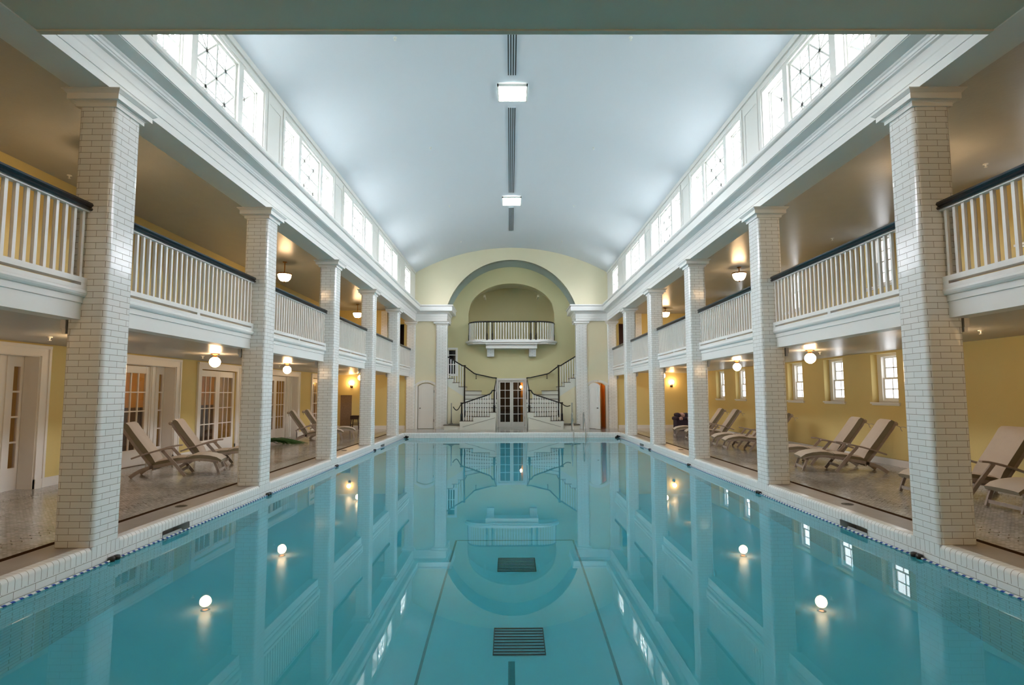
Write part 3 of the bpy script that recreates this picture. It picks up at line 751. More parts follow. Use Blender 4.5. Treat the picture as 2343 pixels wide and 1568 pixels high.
# baseboards
bb = MB(); y = YN
for a, b2, k_ in sorted(DOORS):
    bb.box(X - .02, X, y, a - .17, 0, .15); y = b2 + .17
bb.box(X - .02, X, y, YF, 0, .15)
struct(sx(bb, -1).build('baseboard_left', M['door']))
struct(MB().box(XR - .02, XR, YN, YF, 0, .14).box(XR - .028, XR, YN, YF, .12, .14).build('baseboard_right', M['door']))
be = MB()
for s in (-1, 1):
    xo = XR if s > 0 else -XL; g = sx(MB().box(4.6, xo, YF - .02, YF, 0, .15), s); n = len(be.v); be.v += g.v; be.f += [tuple(i + n for i in q) for q in g.f]; be.uv += g.uv
struct(be.build('baseboard_far', M['door']))
# corridor behind the french doors
cb = MB(); cb.box(-X - 2.7, -X - 2.6, YN, YF + .2, 1.15, 2.6).box(-X - 2.7, -X - .5, YF, YF + .1, 0, 2.6).box(-X - 2.7, -X - .5, YN - .1, YN, 0, 2.6)
struct(cb.build('wall_corridor', M['room_amber']))
cb = MB(); cb.box(-X - 2.72, -X - 2.58, YN, YF + .2, 0, 1.15)
for k in range(24): cb.box(-X - 2.58, -X - 2.55, YN + k * 1.08, YN + k * 1.08 + .12, 0, 1.15)
struct(cb.build('wall_corridor_panelling', M['room_dark'])); struct(MB().box(-X - 2.7, -X - .5, YN, YF, 2.5, 2.6).build('ceiling_corridor', M['room_amber']))
struct(MB().box(-X - 2.7, -X - .4, YN, YF, -.1, -.002).build('floor_corridor', M['room_dark']))
for k, y in enumerate((5.0, 9.25, 12.95, 16.0, 20.3)):
    r = root('corridor_lamp', (-X - .75, y, 2.5), 'small warm lamp on the corridor ceiling behind the french doors, %s' % ('nearest', 'second', 'third', 'fourth', 'farthest')[k], 'lamp', 'corridor lamps')
    MB().lathe([(.05, 0), (.05, -.04), (.03, -.05)], (-X - .75, y, 2.5), 12).build('base', M['brass'], r)
    MB().lathe([(.02, -.05), (.06, -.08), (.075, -.12), (.06, -.16), (.02, -.185)], (-X - .75, y, 2.5), 12).build('globe', M['corridor_globe'], r, smooth=True)

# ------------------------------------------------------------------ lamps
def globe_lamp():
    r = root('globe_lamp', (0, 0, 0))
    MB().lathe([(.085, 0), (.085, -.012), (.06, -.022), (.035, -.03), (.035, -.055), (.045, -.06), (.045, -.075)], (0, 0, 0), 20).build('fitter', M['brass'], r, smooth=True)
    pr = [(max(.03, .105 * math.sin(a)), -.17 + .105 * math.cos(a)) for a in rng(.35, PI - .02, 12)]
    MB().lathe(pr, (0, 0, 0), 24).build('globe', M['globe'], r, smooth=True)
    return r
def bowl_lamp(d=0.0):
    r = root('bowl_lamp', (0, 0, 0))
    sh_ = lambda pr: [(a_, z_ + d) for a_, z_ in pr]
    MB().lathe([(.06, 0), (.06, -.02), (.015, -.03), (.015, -.24 + d), (.02, -.25 + d)], (0, 0, 0), 16).build('stem', M['brass'], r, smooth=True)
    MB().lathe(sh_([(.165, -.262), (.19, -.256), (.195, -.275), (.185, -.292), (.168, -.288)]), (0, 0, 0), 28).build('rim', M['brass'], r, smooth=True)
    MB().lathe(sh_([(.178, -.275), (.172, -.33), (.150, -.40), (.105, -.455), (.045, -.475), (.02, -.478)]), (0, 0, 0), 28).build('bowl', M['bowl'], r, smooth=True)
    MB().lathe(sh_([(.035, -.474), (.03, -.485), (.012, -.492), (.014, -.505), (.004, -.515)]), (0, 0, 0), 12).build('finial', M['brass'], r, smooth=True)
    return r
g0 = None
LB = ['bay nearest the camera', 'first full bay', 'second full bay', 'third full bay', 'fourth full bay', 'bay against the end wall']
for s in (-1, 1):
    for i, y in enumerate(BAYC):
        y += .28 if i == 1 else 0
        o = globe_lamp() if g0 is None else copy_tree(g0); g0 = g0 or o
        o.location = (s * 6.08, y, 2.38 if s > 0 else 2.33)
        tag(o, 'glowing round globe lamp on the lower %s gallery ceiling, %s' % (SIDE[s], LB[i]), 'ceiling lamp', 'globe lamps of the lower galleries')
for s in (-1, 1):
    b0 = None
    for i, y in enumerate(BAYC):
        if i % 2 == 0: continue
        y += .36 if i == 1 else .12
        o = bowl_lamp(-.07 if s < 0 else .10) if b0 is None else copy_tree(b0); b0 = b0 or o
        o.location = (s * (6.12 if i == 1 else 6.28), y, 5.15 if s < 0 else 4.98)
        tag(o, 'glowing glass bowl lamp on the upper %s gallery ceiling, %s' % (SIDE[s], LB[i]), 'ceiling lamp', 'bowl lamps of the upper galleries')
for s in (-1, 1):
    x = s * 6.92
    r = root('wall_sconce', (x, YF, 1.86), 'globe wall sconce with dark round backplate on the %s gallery end wall' % SIDE[s], 'wall sconce', 'end wall sconces')
    bp_ = MB(); bp_.lathe([(.06, 0), (.06, .02), (.04, .035), (.02, .04)], (0, 0, 0), 16); bp_.v = [(x + a, YF - c, 1.83 + b2) for a, b2, c in bp_.v]; bp_.build('backplate', M['dark_wood'], r)
    MB().tube([(x, YF - .03, 1.83), (x, YF - .09, 1.83), (x, YF - .11, 1.86), (x, YF - .11, 1.90)], .014, 8).build('arm', M['brass'], r, smooth=True)
    pr = [(max(.02, .085 * math.sin(a)), .085 * math.cos(a)) for a in rng(.02, PI - .25, 12)][::-1]
    MB().lathe(pr, (x, YF - .11, 1.99), 20).build('globe', M['globe'], r, smooth=True)

for s in (-1, 1):  # unseen lamps added overhead to throw warm light on the column fronts
    r = root('added_fill_lamp', (s * 3.2, 1.2, 4.9), 'large warm globe lamp added unseen behind the near beam to light column fronts, %s side' % SIDE[s], 'ceiling lamp')
    MB().lathe([(.10, 0), (.10, -.02), (.03, -.04), (.03, -.09)], (s * 3.2, 1.2, 4.9), 16).build('fitter', M['brass'], r)
    MB().lathe([(max(.03, .14 * math.sin(a)), -.22 + .14 * math.cos(a)) for a in rng(.3, PI - .02, 12)], (s * 3.2, 1.2, 4.9), 24).build('globe', M['fill_globe'], r, smooth=True)
# sprinklers
def sprinkler():
    r = root('sprinkler_head', (0, 0, 0))
    MB().lathe([(.035, 0), (.035, -.01), (.012, -.014), (.012, -.035)], (0, 0, 0), 12).build('escutcheon', M['frame'], r)
    MB().lathe([(.022, -.05), (.022, -.054), (.006, -.056), (.006, -.035)][::-1], (0, 0, 0), 10).build('deflector', M['frame'], r)
    return r
sp0 = None
def add_sp(x, y, z, lab):
    global sp0
    o = sprinkler() if sp0 is None else copy_tree(sp0); sp0 = sp0 or o
    o.location = (x, y, z); tag(o, lab, 'sprinkler', 'ceiling sprinkler heads')
for s in (-1, 1):
    for k, y in enumerate((8.97, 13.2, 17.42, 21.6)):
        add_sp(s * 2.05, y, vault_z(2.05), 'small white sprinkler head on the vault %s of the ridge, %s in its row' % (SIDE[s], ('nearest', 'second', 'third', 'farthest')[k]))
for x, y, z, lab in ((-6.66, 7.75, 2.33, 'tiny sprinkler head on the lower left gallery ceiling in the first full bay'), (-6.7, 11.7, 2.33, 'tiny sprinkler head on the lower left gallery ceiling in the second full bay'),
                     (-6.7, 15.6, 2.33, 'tiny sprinkler head on the lower left gallery ceiling in the third full bay'), (6.6, 7.6, 2.38, 'tiny sprinkler head on the lower right gallery ceiling in the first full bay'),
                     (6.6, 11.0 + .6, 2.38, 'tiny sprinkler head on the lower right gallery ceiling in the second full bay'), (-7.4, 8.8, 5.15, 'tiny sprinkler head on the upper left gallery ceiling near the wall'),
                     (7.2, 8.0, 4.98, 'tiny sprinkler head on the upper right gallery ceiling, first full bay'), (7.2, 11.95, 4.98, 'tiny sprinkler head on the upper right gallery ceiling, second full bay')):
    add_sp(x, y, z, lab)

# ------------------------------------------------------------------ ropes, floats, ladder, stanchions
for s in (-1, 1):
    for k in range(7):
        y0 = POOL_Y0 + .05 if k == 0 else colY[k - 1] + .28; y1 = colY[k] + .28 if k < 6 else POOL_Y1 - .06
        if k == 6: y0, y1 = colY[5] + .28, POOL_Y1 - .06
        if k == 6 and y1 <= y0: continue
        n = 14; pth = [(s * (X0 - .035 - .01 * math.sin(PI * j / n)), y0 + (y1 - y0) * j / n, ZW + .012 - .004 * math.sin(PI * j / n)) for j in range(n + 1)]
        o = MB().tube(pth, .0095, 8).build('float_rope', M['rope'], smooth=True)
        tag(o, 'blue and white twisted rope along the %s waterline, %s stretch' % (SIDE[s], ['under the near balcony', 'nearest visible', 'second visible', 'third visible', 'fourth visible', 'fifth visible', 'last far'][k]), 'rope', 'waterline ropes')
        if k < 6 and k > 0:
            yy = y0 - .0; x = s * (X0 - .035)
            r = root('rope_anchor', (x, yy, ZW), 'black rubber rope anchor on the %s waterline below the %s column' % (SIDE[s], ORD[k - 1] if k > 1 else 'hidden near'), 'rope anchor', 'rope anchors at the waterline')
            for dx_, dy_ in ((.0, -.045), (.0, .03)):
                MB().lathe([(.012, -.028), (.03, -.024), (.034, 0), (.030, .022), (.012, .028)], (x, yy + dy_, ZW + .02), 12).build('bumper', M['rubber'], r, smooth=True)
            MB().tube([(x, yy - .05, ZW + .02), (x, yy + .05, ZW + .02)], .012, 8).build('pin', M['rubber'], r)
            sx(MB().box(X0 - .03, X0, yy - .02, yy + .02, ZW, ZW + .04), s).build('bracket', M['rubber'], r)
    x = s * (X0 - .10); r = root('rope_anchor', (x, POOL_Y1 - .06, ZW), 'black rubber rope anchor in the far %s corner of the pool' % SIDE[s], 'rope anchor', 'rope anchors at the waterline')
    for dx_, dz_ in ((-.06, .02), (.06, .05), (.0, .07)):
        MB().lathe([(.012, -.03), (.035, -.024), (.042, 0), (.035, .024), (.012, .03)], (x + dx_, POOL_Y1 - .06, ZW + dz_), 12).build('bumper', M['rubber'], r, smooth=True)
    MB().box(x - .05, x + .05, POOL_Y1 - .05, POOL_Y1, ZW, ZW + .06).build('bracket', M['rubber'], r)
# ladder
r = root('pool_ladder', (2.6, 21.3, 0), 'stainless steel pool ladder with two curved grab rails at the far right of the pool', 'pool ladder')
for x in (2.38, 2.84):
    pth = [(x, 21.72, 0.0), (x, 21.70, .3), (x, 21.66, .58)] + [(x, 21.53 + .13 * math.cos(a), .60 + .15 * math.sin(a)) for a in rng(.15, PI - .5, 8)] + [(x, 21.34, .50), (x, 21.18, .22), (x, 21.07, .02), (x, 21.05, -.10), (x, 21.05, -.9)]
    MB().tube(pth, .024, 10).build('grab_rail', M['steel'], r, smooth=True)
    MB().lathe([(.05, 0), (.045, .015), (.026, .02)], (x, 21.72, 0), 14).build('flange', M['steel'], r)
for z in (-.35, -.62): MB().box(2.38, 2.84, 21.0, 21.10, z, z + .03).build('step', M['steel'], r)
for s in (-1, 1):
    x = s * 2.545; y = 22.98; z0 = .212
    r = root('rope_stanchion', (x, y, z0), 'grey metal stanchion post standing on the bottom step of the %s stair' % SIDE[s], 'stanchion', 'stair stanchions')
    MB().lathe([(.15, 0), (.15, .012), (.11, .03), (.05, .06), (.028, .10)], (x, y, z0), 20).build('base', M['dark_metal'], r, smooth=True)
    MB().lathe([(.022, .08), (.022, .86), (.026, .87), (.026, .90), (.018, .91)], (x, y, z0), 14).build('pole', M['steel'], r, smooth=True)
    xa, xb = s * 2.14, s * 2.47; n = 12; dip = .19 if s < 0 else .06
    pa, pb = Vector((xa, 22.90, 1.06)), Vector((xb, 22.96, .96 if s < 0 else 1.0))
    pth = [tuple(pa.lerp(pb, j / n) - Vector((0, 0, dip * math.sin(PI * j / n) * (1.0)))) for j in range(n + 1)]
    o = MB().tube(pth, .018, 8).build('barrier_rope', M['black'], smooth=True)
    tag(o, 'black barrier rope %s between stanchion and newel of the %s stair' % ('sagging' if s < 0 else 'hung nearly straight', SIDE[s]), 'rope')

# ------------------------------------------------------------------ staircases (built on the right, mirrored for the left)
H = .181
C_ = (2.06, 23.80)
wed = {2: [(2.18, 22.85), (1.61, 22.85), C_, (2.18, 23.8)][::-1], 3: [(1.61, 22.85), (.915, 22.85), C_][::-1], 4: [(.915, 22.85), (.68, 22.85), (.68, 23.25), C_][::-1],
       5: [(.68, 23.25), (.68, 23.75), C_][::-1], 6: [(.68, 23.75), (.68, 24.25), C_][::-1], 7: [(.68, 24.25), (.68, YB - .01), (1.0, YB - .01), C_][::-1],
       8: [(1.0, YB - .01), (1.38, YB - .01), C_][::-1], 9: [(1.38, YB - .01), (2.06, YB - .01), C_][::-1]}
def newel(mb, x, y, z0, z1, w_=.045):
    c = (x, y)
    mb.frustum(c, (w_, w_), z0, (w_, w_), z0 + .28).frustum(c, (w_, w_), z0 + .28, (w_ * .62, w_ * .62), z0 + .34).frustum(c, (w_ * .62, w_ * .62), z0 + .34, (w_ * .55, w_ * .55), z1 - .06).frustum(c, (w_ * 1.05, w_ * 1.05), z1 - .06, (w_ * 1.05, w_ * 1.05), z1)
    return mb
for s in (-1, 1):
    r = root('winder_stair', (s * 1.75, 23.8, 0), 'winding white and black staircase with newel posts, %s of the center french doors' % SIDE[s], 'staircase')
    def part(nm, mb, mat, par=None, **k): return sx(mb, s).build(nm, mat, par or r, **k)
    b_ = part('step', MB().prism([(2.18, 22.88), (2.84, 22.88), (2.84, 23.40), (2.79, 23.40), (2.79, 23.80), (2.18, 23.80)], 'Z', 0, H), M['riser']); part('tread', MB().prism([(2.16, 22.84), (2.87, 22.84), (2.87, 23.40), (2.79, 23.40), (2.79, 23.80), (2.16, 23.80)], 'Z', H, H + .03), M['tread'], b_)
    for n, pl in wed.items():
        z = H * n
        b_ = part('step', MB().prism(pl, 'Z', 0, z - .012), M['riser'])
        cxy = Vector((sum(p[0] for p in pl) / len(pl), sum(p[1] for p in pl) / len(pl)))
        ex = [tuple(Vector(p) + (Vector(p) - cxy).normalized() * .03) for p in pl]
        ex = [(max(.64, a), min(b2, YB - .005)) for a, b2 in ex]
        part('tread', MB().prism(ex, 'Z', z - .012, z + .014), M['tread'], b_)
    for n in range(10, 15):
        x = 2.06 + .26 * (n - 10); z = H * n
        b_ = part('step', MB().box(x, x + .27, 23.84, YB - .01, z - .30, z - .012), M['riser']); part('tread', MB().box(x - .03, x + .27, 23.80, YB - .005, z - .012, z + .014), M['tread'], b_)
    # front closed stringer
    fs = MB().prism([(2.18, 0), (2.18, 2 * H - .014), (1.61, 2 * H - .014), (1.61, 3 * H - .014), (.915, 3 * H - .014), (.915, 4 * H - .014), (.68, 4 * H - .014), (.64, 0)], 'Y', 22.82, 22.849)
    part('stringer', fs, M['riser'])
    part('stringer_bead', MB().bar((2.05, 22.817, .12), (.70, 22.817, .50), .012, .014), M['dark_metal'])
    # upper stringer
    us = [(2.06, 1.36), (2.795, 1.83)]; top = []
    for n in (12, 11, 10): x = 2.06 + .26 * (n - 10); top += [(x + .27 if n < 12 else 2.795, H * n - .014), (x, H * n - .014)]
    part('stringer', MB().prism(us + top, 'Y', 23.80, 23.835), M['riser'])
    part('spandrel', MB().prism([(2.06, 0), (2.795, 0), (2.795, 1.83), (2.06, 1.36)], 'Y', 23.81, 23.84), M['wall'])
    # side cheek along the door
    part('cheek', MB().prism([(22.82, 0), (YB - .01, 0), (YB - .01, 7 * H - .02), (24.25, 7 * H - .02), (24.25, 6 * H - .02), (23.75, 6 * H - .02), (23.75, 5 * H - .02), (23.25, 5 * H - .02), (23.25, 4 * H - .02), (22.82, 4 * H - .02)], 'X', .64, .679), M['riser'])
    part('newel', newel(MB(), 2.107, 22.90, 2 * H, 1.14), M['black']); part('newel', newel(MB(), .735, 22.90, 4 * H, 1.67), M['black'])
    part('newel', newel(MB(), 2.06, 23.78, .48, 2.76, .048), M['black']); part('newel', newel(MB(), .70, 24.65, 7 * H, 2.24, .03), M['black'])
    part('handrail', MB().tube([(2.107, 22.90, 1.09), (1.9, 22.90, 1.155), (1.5, 22.90, 1.29), (1.1, 22.90, 1.42), (.92, 22.90, 1.49), (.86, 22.90, 1.55), (.82, 22.90, 1.63), (.735, 22.90, 1.65)], .028, 8), M['black'], smooth=True)
    part('handrail', MB().tube([(.735, 22.90, 1.62), (.715, 23.6, 1.90), (.70, 24.3, 2.12), (.70, 24.62, 2.21)], .022, 8), M['black'], smooth=True)
    part('handrail', MB().tube([(.70, 24.65, 2.22), (.85, 24.76, 2.23), (1.62, 24.76, 2.40), (1.72, 24.74, 2.44), (2.05, 23.95, 2.70)], .026, 8), M['black'], smooth=True)
    part('handrail', MB().tube([(2.06, 23.80, 2.72), (2.16, 23.80, 2.735), (2.50, 23.81, 2.94), (2.83, 23.83, 3.14)], .028, 8), M['black'], smooth=True)
    part('rail_bracket', MB().tube([(1.62, 24.76, 2.38), (1.62, 24.76, 2.22), (1.62, 24.84, 2.20)], .012, 6).lathe([(.03, 0), (.03, .02)], (1.62, 24.80, 2.18), 10), M['black'])
    def rz(x): return 1.09 + (2.107 - x) * .337 if x > .92 else 1.5
    for k in range(12):
        x = 2.02 - k * .102; zt = 2 * H if x > 1.61 else (3 * H if x > .915 else 4 * H)
        part('baluster', MB().box(x - .018, x + .018, 22.882, 22.918, zt + .014, rz(x) - .015), M['trim'])
    for k in range(7):
        x = 2.15 + k * .104; n = 10 + int((x - 2.06) / .26); part('baluster', MB().box(x - .018, x + .018, 23.80, 23.836, H * n + .014, 2.735 + (x - 2.16) * .60 - .02), M['trim'])
    for k in range(6):
        y = 23.15 + k * .25; n = 4 + (1 if y > 23.25 else 0) + (1 if y > 23.75 else 0) + (1 if y > 24.25 else 0)
        part('baluster', MB().box(.696, .722, y - .013, y + .013, H * n + .014, 1.62 + (y - 22.9) * .36), M['trim'])

# ------------------------------------------------------------------ small balcony on the back wall
r = root('back_balcony', (0, 24.5, 3.7), 'small white balcony with curved ends and black handrail under the inner arch', 'balcony')
def outline(off, n=10):
    pts = [(-1.98 - off, YB + .0)]; yf = 24.20
    for k in range(n + 1):
        a = PI / 2 * k / n; pts.append((-1.20 - (.78 + off) * math.cos(a), YB - (YB - yf + off) * math.sin(a)))
    q = [(-1.16, yf - off)] if False else []
    pts += q; r_ = [(-x, y) for x, y in pts[::-1]]
    return pts + r_
def ringp(off): return outline(off)
for z0, z1, o0, mat in ((3.74, 3.80, .06, 'trim'), (3.80, 3.83, .10, 'trim'), (3.83, 3.88, .13, 'trim'), (3.88, 3.90, .10, 'trim')):
    MB().prism(ringp(o0)[::-1], 'Z', z0, z1).build('slab', M[mat], r)
MB().box(-1.16, 1.16, 24.12, 24.19, 3.72, 3.90).box(-1.29, 1.29, 24.05, 24.12, 3.80, 3.895).build('front_panel', M['trim'], r)
MB().box(-1.15, 1.15, 24.25, YB, 3.54, 3.74).build('header', M['trim'], r)
for s in (-1, 1):
    cb = sx(MB().prism([(24.40, 3.54), (YB, 3.54), (YB, 3.19), (24.55, 3.19), (24.50, 3.35)], 'X', .79, 1.11), s); cb.build('corbel', M['tile'], r, uvbox=True)
path = [p for p in ringp(-.04)]
rail_pts = [(x, min(y, YB - .01), 4.74) for x, y in path]
MB().tube([(x, y, z) for x, y, z in rail_pts], .036, 8).build('handrail', M['black'], r, smooth=True)
MB().tube([(x, y, 3.93) for x, y, z in rail_pts], .02, 6).build('bottom_rail', M['trim'], r)
# balusters equally spaced along the path
seglen = [0]
for i in range(1, len(rail_pts)): seglen.append(seglen[-1] + (Vector(rail_pts[i]) - Vector(rail_pts[i - 1])).length)
tot = seglen[-1]; nb = int(tot / .118)
for k in range(1, nb):
    d = tot * k / nb; i = max(j for j in range(len(seglen)) if seglen[j] <= d); i = min(i, len(rail_pts) - 2)
    t = (d - seglen[i]) / max(1e-6, seglen[i + 1] - seglen[i]); p = Vector(rail_pts[i]).lerp(Vector(rail_pts[i + 1]), t)
    if min(abs(abs(p.x) - .86), abs(abs(p.x) - 1.10)) < .05: continue
    MB().box(p.x - .019, p.x + .019, p.y - .019, p.y + .019, 3.90, 4.72).build('baluster', M['trim'], r)
for x in (-1.10, -.86, .86, 1.10): newel(MB(), x, 24.24, 3.90, 4.76, .034).build('newel', M['black'], r)
for x in (-1.95, 1.95): newel(MB(), x, YB - .06, 3.88, 4.74, .03).build('newel', M['black'], r)

# ------------------------------------------------------------------ center french doors
dn[0] += 1; r = root('door_%d' % dn[0], (0, YB, 0), kind='structure')
cs = MB(); cs.box(-.71, -.60, YB - .05, YB + .1, 0, 2.21).box(.60, .71, YB - .05, YB + .1, 0, 2.21).box(-.60, .60, YB - .05, YB + .1, 2.11, 2.21).box(-.72, .72, YB - .065, YB - .03, 2.17, 2.21)
cs.box(-.60, .60, YB, YB + .1, 0, .02); cs.build('casing', M['door'], r)
for a, b2 in ((-.59, -.002), (.002, .59)):
    st = .075; x0_, x1_ = a + st, b2 - st; y = YB + .02
    lf = MB().box(a, a + st, y, y + .045, .02, 2.10).box(b2 - st, b2, y, y + .045, .02, 2.10).box(x0_, x1_, y, y + .045, .02, .22).box(x0_, x1_, y, y + .045, 2.02, 2.10)
    o = soften(lf.build('leaf', M['door'], r))
    mu = MB().box((x0_ + x1_) / 2 - .014, (x0_ + x1_) / 2 + .014, y + .006, y + .04, .22, 2.02)
    for k in range(1, 5): zz = .22 + 1.8 * k / 5; mu.box(x0_, x1_, y + .006, y + .04, zz - .014, zz + .014)
    mu.build('muntins', M['door'], o); MB().box(x0_, x1_, y + .02, y + .025, .22, 2.02).build('pane', M['glass'], o)
    for zz in (.35, 1.75): MB().box((a - .012) if a < -.1 else (b2 - .006), (a + .006) if a < -.1 else (b2 + .012), y - .012, y + .004, zz, zz + .12).build('hinge', M['dark_metal'], o)
lb = MB(); lb.box(-1.6, 1.6, 27.4, 27.5, 0, 2.6).box(-1.7, -1.6, YB + .25, 27.5, 0, 2.6).box(-1.6, 1.6, YB + .25, 27.5, 2.5, 2.6)
struct(lb.build('wall_lounge', M['room_dark'])); struct(MB().box(1.15, 1.25, YB + .25, 27.5, 0, 2.5).box(.45, 1.2, 26.9, 27.0, 0, 2.5).build('wall_lounge_side', paint('orange_lounge_wall', (.70, .32, .06), .6)))
struct(MB().box(-1.6, 1.6, YB + .1, 27.5, -.1, -.001).build('floor_lounge', M['room_dark']))
r = root('lounge_lamp', (.46, 26.7, 1.78), 'small warm lamp glowing behind the right leaf of the center french doors', 'lamp')
MB().lathe([(.02, -.2), (.012, -.05), (.03, -.03)], (.46, 26.7, 1.78), 10).build('base', M['brass'], r); MB().lathe([(.03, -.05), (.06, 0), (.045, .06), (.01, .08)], (.46, 26.7, 1.82), 12).build('globe', M['globe'], r, smooth=True)
# small upstairs window at the left of the back wall
wn[0] += 1; r = root('window_%d' % wn[0], (-2.73, YB, 2.4), kind='structure')
MB().box(-2.56, -2.47, YB - .03, YB + .02, 2.32, 3.62).box(-2.99, -2.90, YB - .03, YB + .02, 2.32, 3.62).box(-2.90, -2.56, YB - .03, YB + .02, 3.53, 3.62).box(-2.90, -2.56, YB - .03, YB + .02, 2.32, 2.42).build('casing', M['trim'], r)
MB().box(-2.90, -2.88, YB, YB + .04, 2.4, 3.5).box(-2.58, -2.56, YB, YB + .04, 2.4, 3.5).box(-2.9, -2.56, YB, YB + .04, 3.27, 3.30).box(-2.9, -2.56, YB, YB + .04, 2.84, 2.87).build('sash', M['trim'], r)
MB().box(-2.9, -2.56, YB + .05, YB + .06, 2.4, 3.5).build('pane', paint('dark_night_glass', (.006, .006, .01), .08, .0), r)

# ------------------------------------------------------------------ arched side doors
def arched_leaf(s, openang):
    dn[0] += 1
    r = root('door_%d' % dn[0], (s * (DX0 + DX1) / 2, YF, 0), kind='structure')
    # soldier brick arch
    ab = MB(); m_ = (DX0 + DX1) / 2; h = (DX1 - DX0) / 2 + .08; rise = .17; R = (h * h + rise * rise) / (2 * rise); zc = 2.0 - R; a0 = math.asin(h / R); nbk = 19
    for k in range(nbk):
        a, b2 = -a0 + 2 * a0 * k / nbk + .004 / R, -a0 + 2 * a0 * (k + 1) / nbk - .004 / R
        pl = [(m_ + R * math.sin(a), zc + R * math.cos(a)), (m_ + R * math.sin(b2), zc + R * math.cos(b2)), (m_ + (R + .095) * math.sin(b2), zc + (R + .095) * math.cos(b2)), (m_ + (R + .095) * math.sin(a), zc + (R + .095) * math.cos(a))]
        ab.prism(pl, 'Y', YF - .02, YF)
    sx(ab, s).build('tile_arch', M['trim'], r)
    fr_ = MB().box(DX0 - .05, DX0, YF - .015, YF + .08, 0, 1.84).box(DX1, DX1 + .10, YF - .015, YF + .08, 0, 1.84); sx(fr_, s).build('frame', M['trim'], r)
    # leaf local: x from 0 (hinge) to w
    w0 = DX1 - DX0 - .034; lf = MB(); n = 10
    slab(lf, rng(0, w0, n), lambda x: .015, lambda x: darch(DX0 + .017 + x) - .02, -.02, .02)
    pn = MB(); 
    for k in range(1, 6): xx = .09 + (w0 - .18) * k / 6; pn.box(xx - .003, xx + .003, -.023, -.02, .12, 1.76)
    pn.box(.08, w0 - .08, -.026, -.02, .80, .82); pn.box(.08, .088, -.026, -.02, .1, 1.76).box(w0 - .088, w0 - .08, -.026, -.02, .1, 1.76)
    kn = MB().lathe([(.022, 0), (.028, .012), (.012, .02), (.012, .04), (.028, .05), (.026, .065), (.01, .07)], (0, 0, 0), 12)
    if s < 0:   # hinge at the arch side (x = -DX0), closed; leaf spans to -DX1
        T = lambda p: (-DX0 - .017 - p[0], YF + .05 + p[1], p[2]); kx = w0 - .09
    else:       # hinge at x = DX0, swung towards the pool
        ca, sa = math.cos(openang), math.sin(openang)
        T = lambda p: (DX0 + .017 + p[0] * ca + p[1] * sa * 1.0, YF + .03 - p[0] * sa + p[1] * ca, p[2]); kx = w0 - .09
    kn.v = [(kx + a, -.02 - c, .89 + b2) for a, b2, c in kn.v]
    for m_b, nm, mt, par in ((lf, 'leaf', 'door', None), (pn, 'panel_bead', 'frame', 1), (kn, 'knob', 'dark_metal', 1)):
        m_b.v = [T(p) for p in m_b.v]
        o = m_b.build(nm, M[mt], r if par is None else lo_)
        if par is None: lo_ = o
    hg = MB().box(-.01, .012, -.035, -.018, .30, .42).box(-.01, .012, -.035, -.018, 1.55, 1.67); hg.v = [T(p) for p in hg.v]; hg.build('hinge', M['dark_metal'], lo_)
arched_leaf(-1, 0); arched_leaf(1, math.radians(58))
cl = MB().box(3.30, 3.335, YF + .2, YB, 0, 2.3).box(4.10, 4.17, YF + .2, YB, 0, 2.3).box(3.30, 4.17, YF + .2, YB, 2.2, 2.3)
struct(cl.build('wall_closet', paint('orange_closet_wall', (.75, .30, .03), .6)))
struct(MB().box(3.3, 3.78, YB - .3, YB - .25, 0, 2.2).build('wall_closet_back', M['room_dark']))
r = root('closet_lamp', (3.95, 24.2, 2.2), 'hidden warm lamp on the closet ceiling behind the open arched door', 'lamp')
MB().lathe([(.04, 0), (.04, -.02)], (3.95, 24.2, 2.2), 10).build('base', M['brass'], r); MB().lathe([(.02, -.02), (.05, -.05), (.04, -.09), (.01, -.1)], (3.95, 24.2, 2.2), 12).build('globe', M['globe'], r, smooth=True)

# ------------------------------------------------------------------ steamer chairs
def polybar(mb, path, t, y0, y1):                        # ribbon in xz extruded across y
    P_ = [Vector(p) for p in path]; up, dn_ = [], []
    for i, p in enumerate(P_):
        d = (P_[min(i + 1, len(P_) - 1)] - P_[max(i - 1, 0)]).normalized(); n = Vector((-d.y, d.x))
        up.append(tuple(p + n * t / 2)); dn_.append(tuple(p - n * t / 2))
    n0 = len(mb.v); k = len(P_)
    for y in (y0, y1):
        for q in up: mb.v.append((q[0], y, q[1]))
        for q in dn_: mb.v.append((q[0], y, q[1]))
    a = lambda side, ud, i: n0 + side * 2 * k + ud * k + i
    for i in range(k - 1):
        mb.face((a(0, 0, i), a(0, 0, i + 1), a(0, 1, i + 1), a(0, 1, i))); mb.face((a(1, 0, i), a(1, 1, i), a(1, 1, i + 1), a(1, 0, i + 1)))
        mb.face((a(0, 0, i), a(1, 0, i), a(1, 0, i + 1), a(0, 0, i + 1))); mb.face((a(0, 1, i), a(0, 1, i + 1), a(1, 1, i + 1), a(1, 1, i)))
    mb.face((a(0, 0, 0), a(0, 1, 0), a(1, 1, 0), a(1, 0, 0))); mb.face((a(0, 0, k - 1), a(1, 0, k - 1), a(1, 1, k - 1), a(0, 1, k - 1)))
    return mb
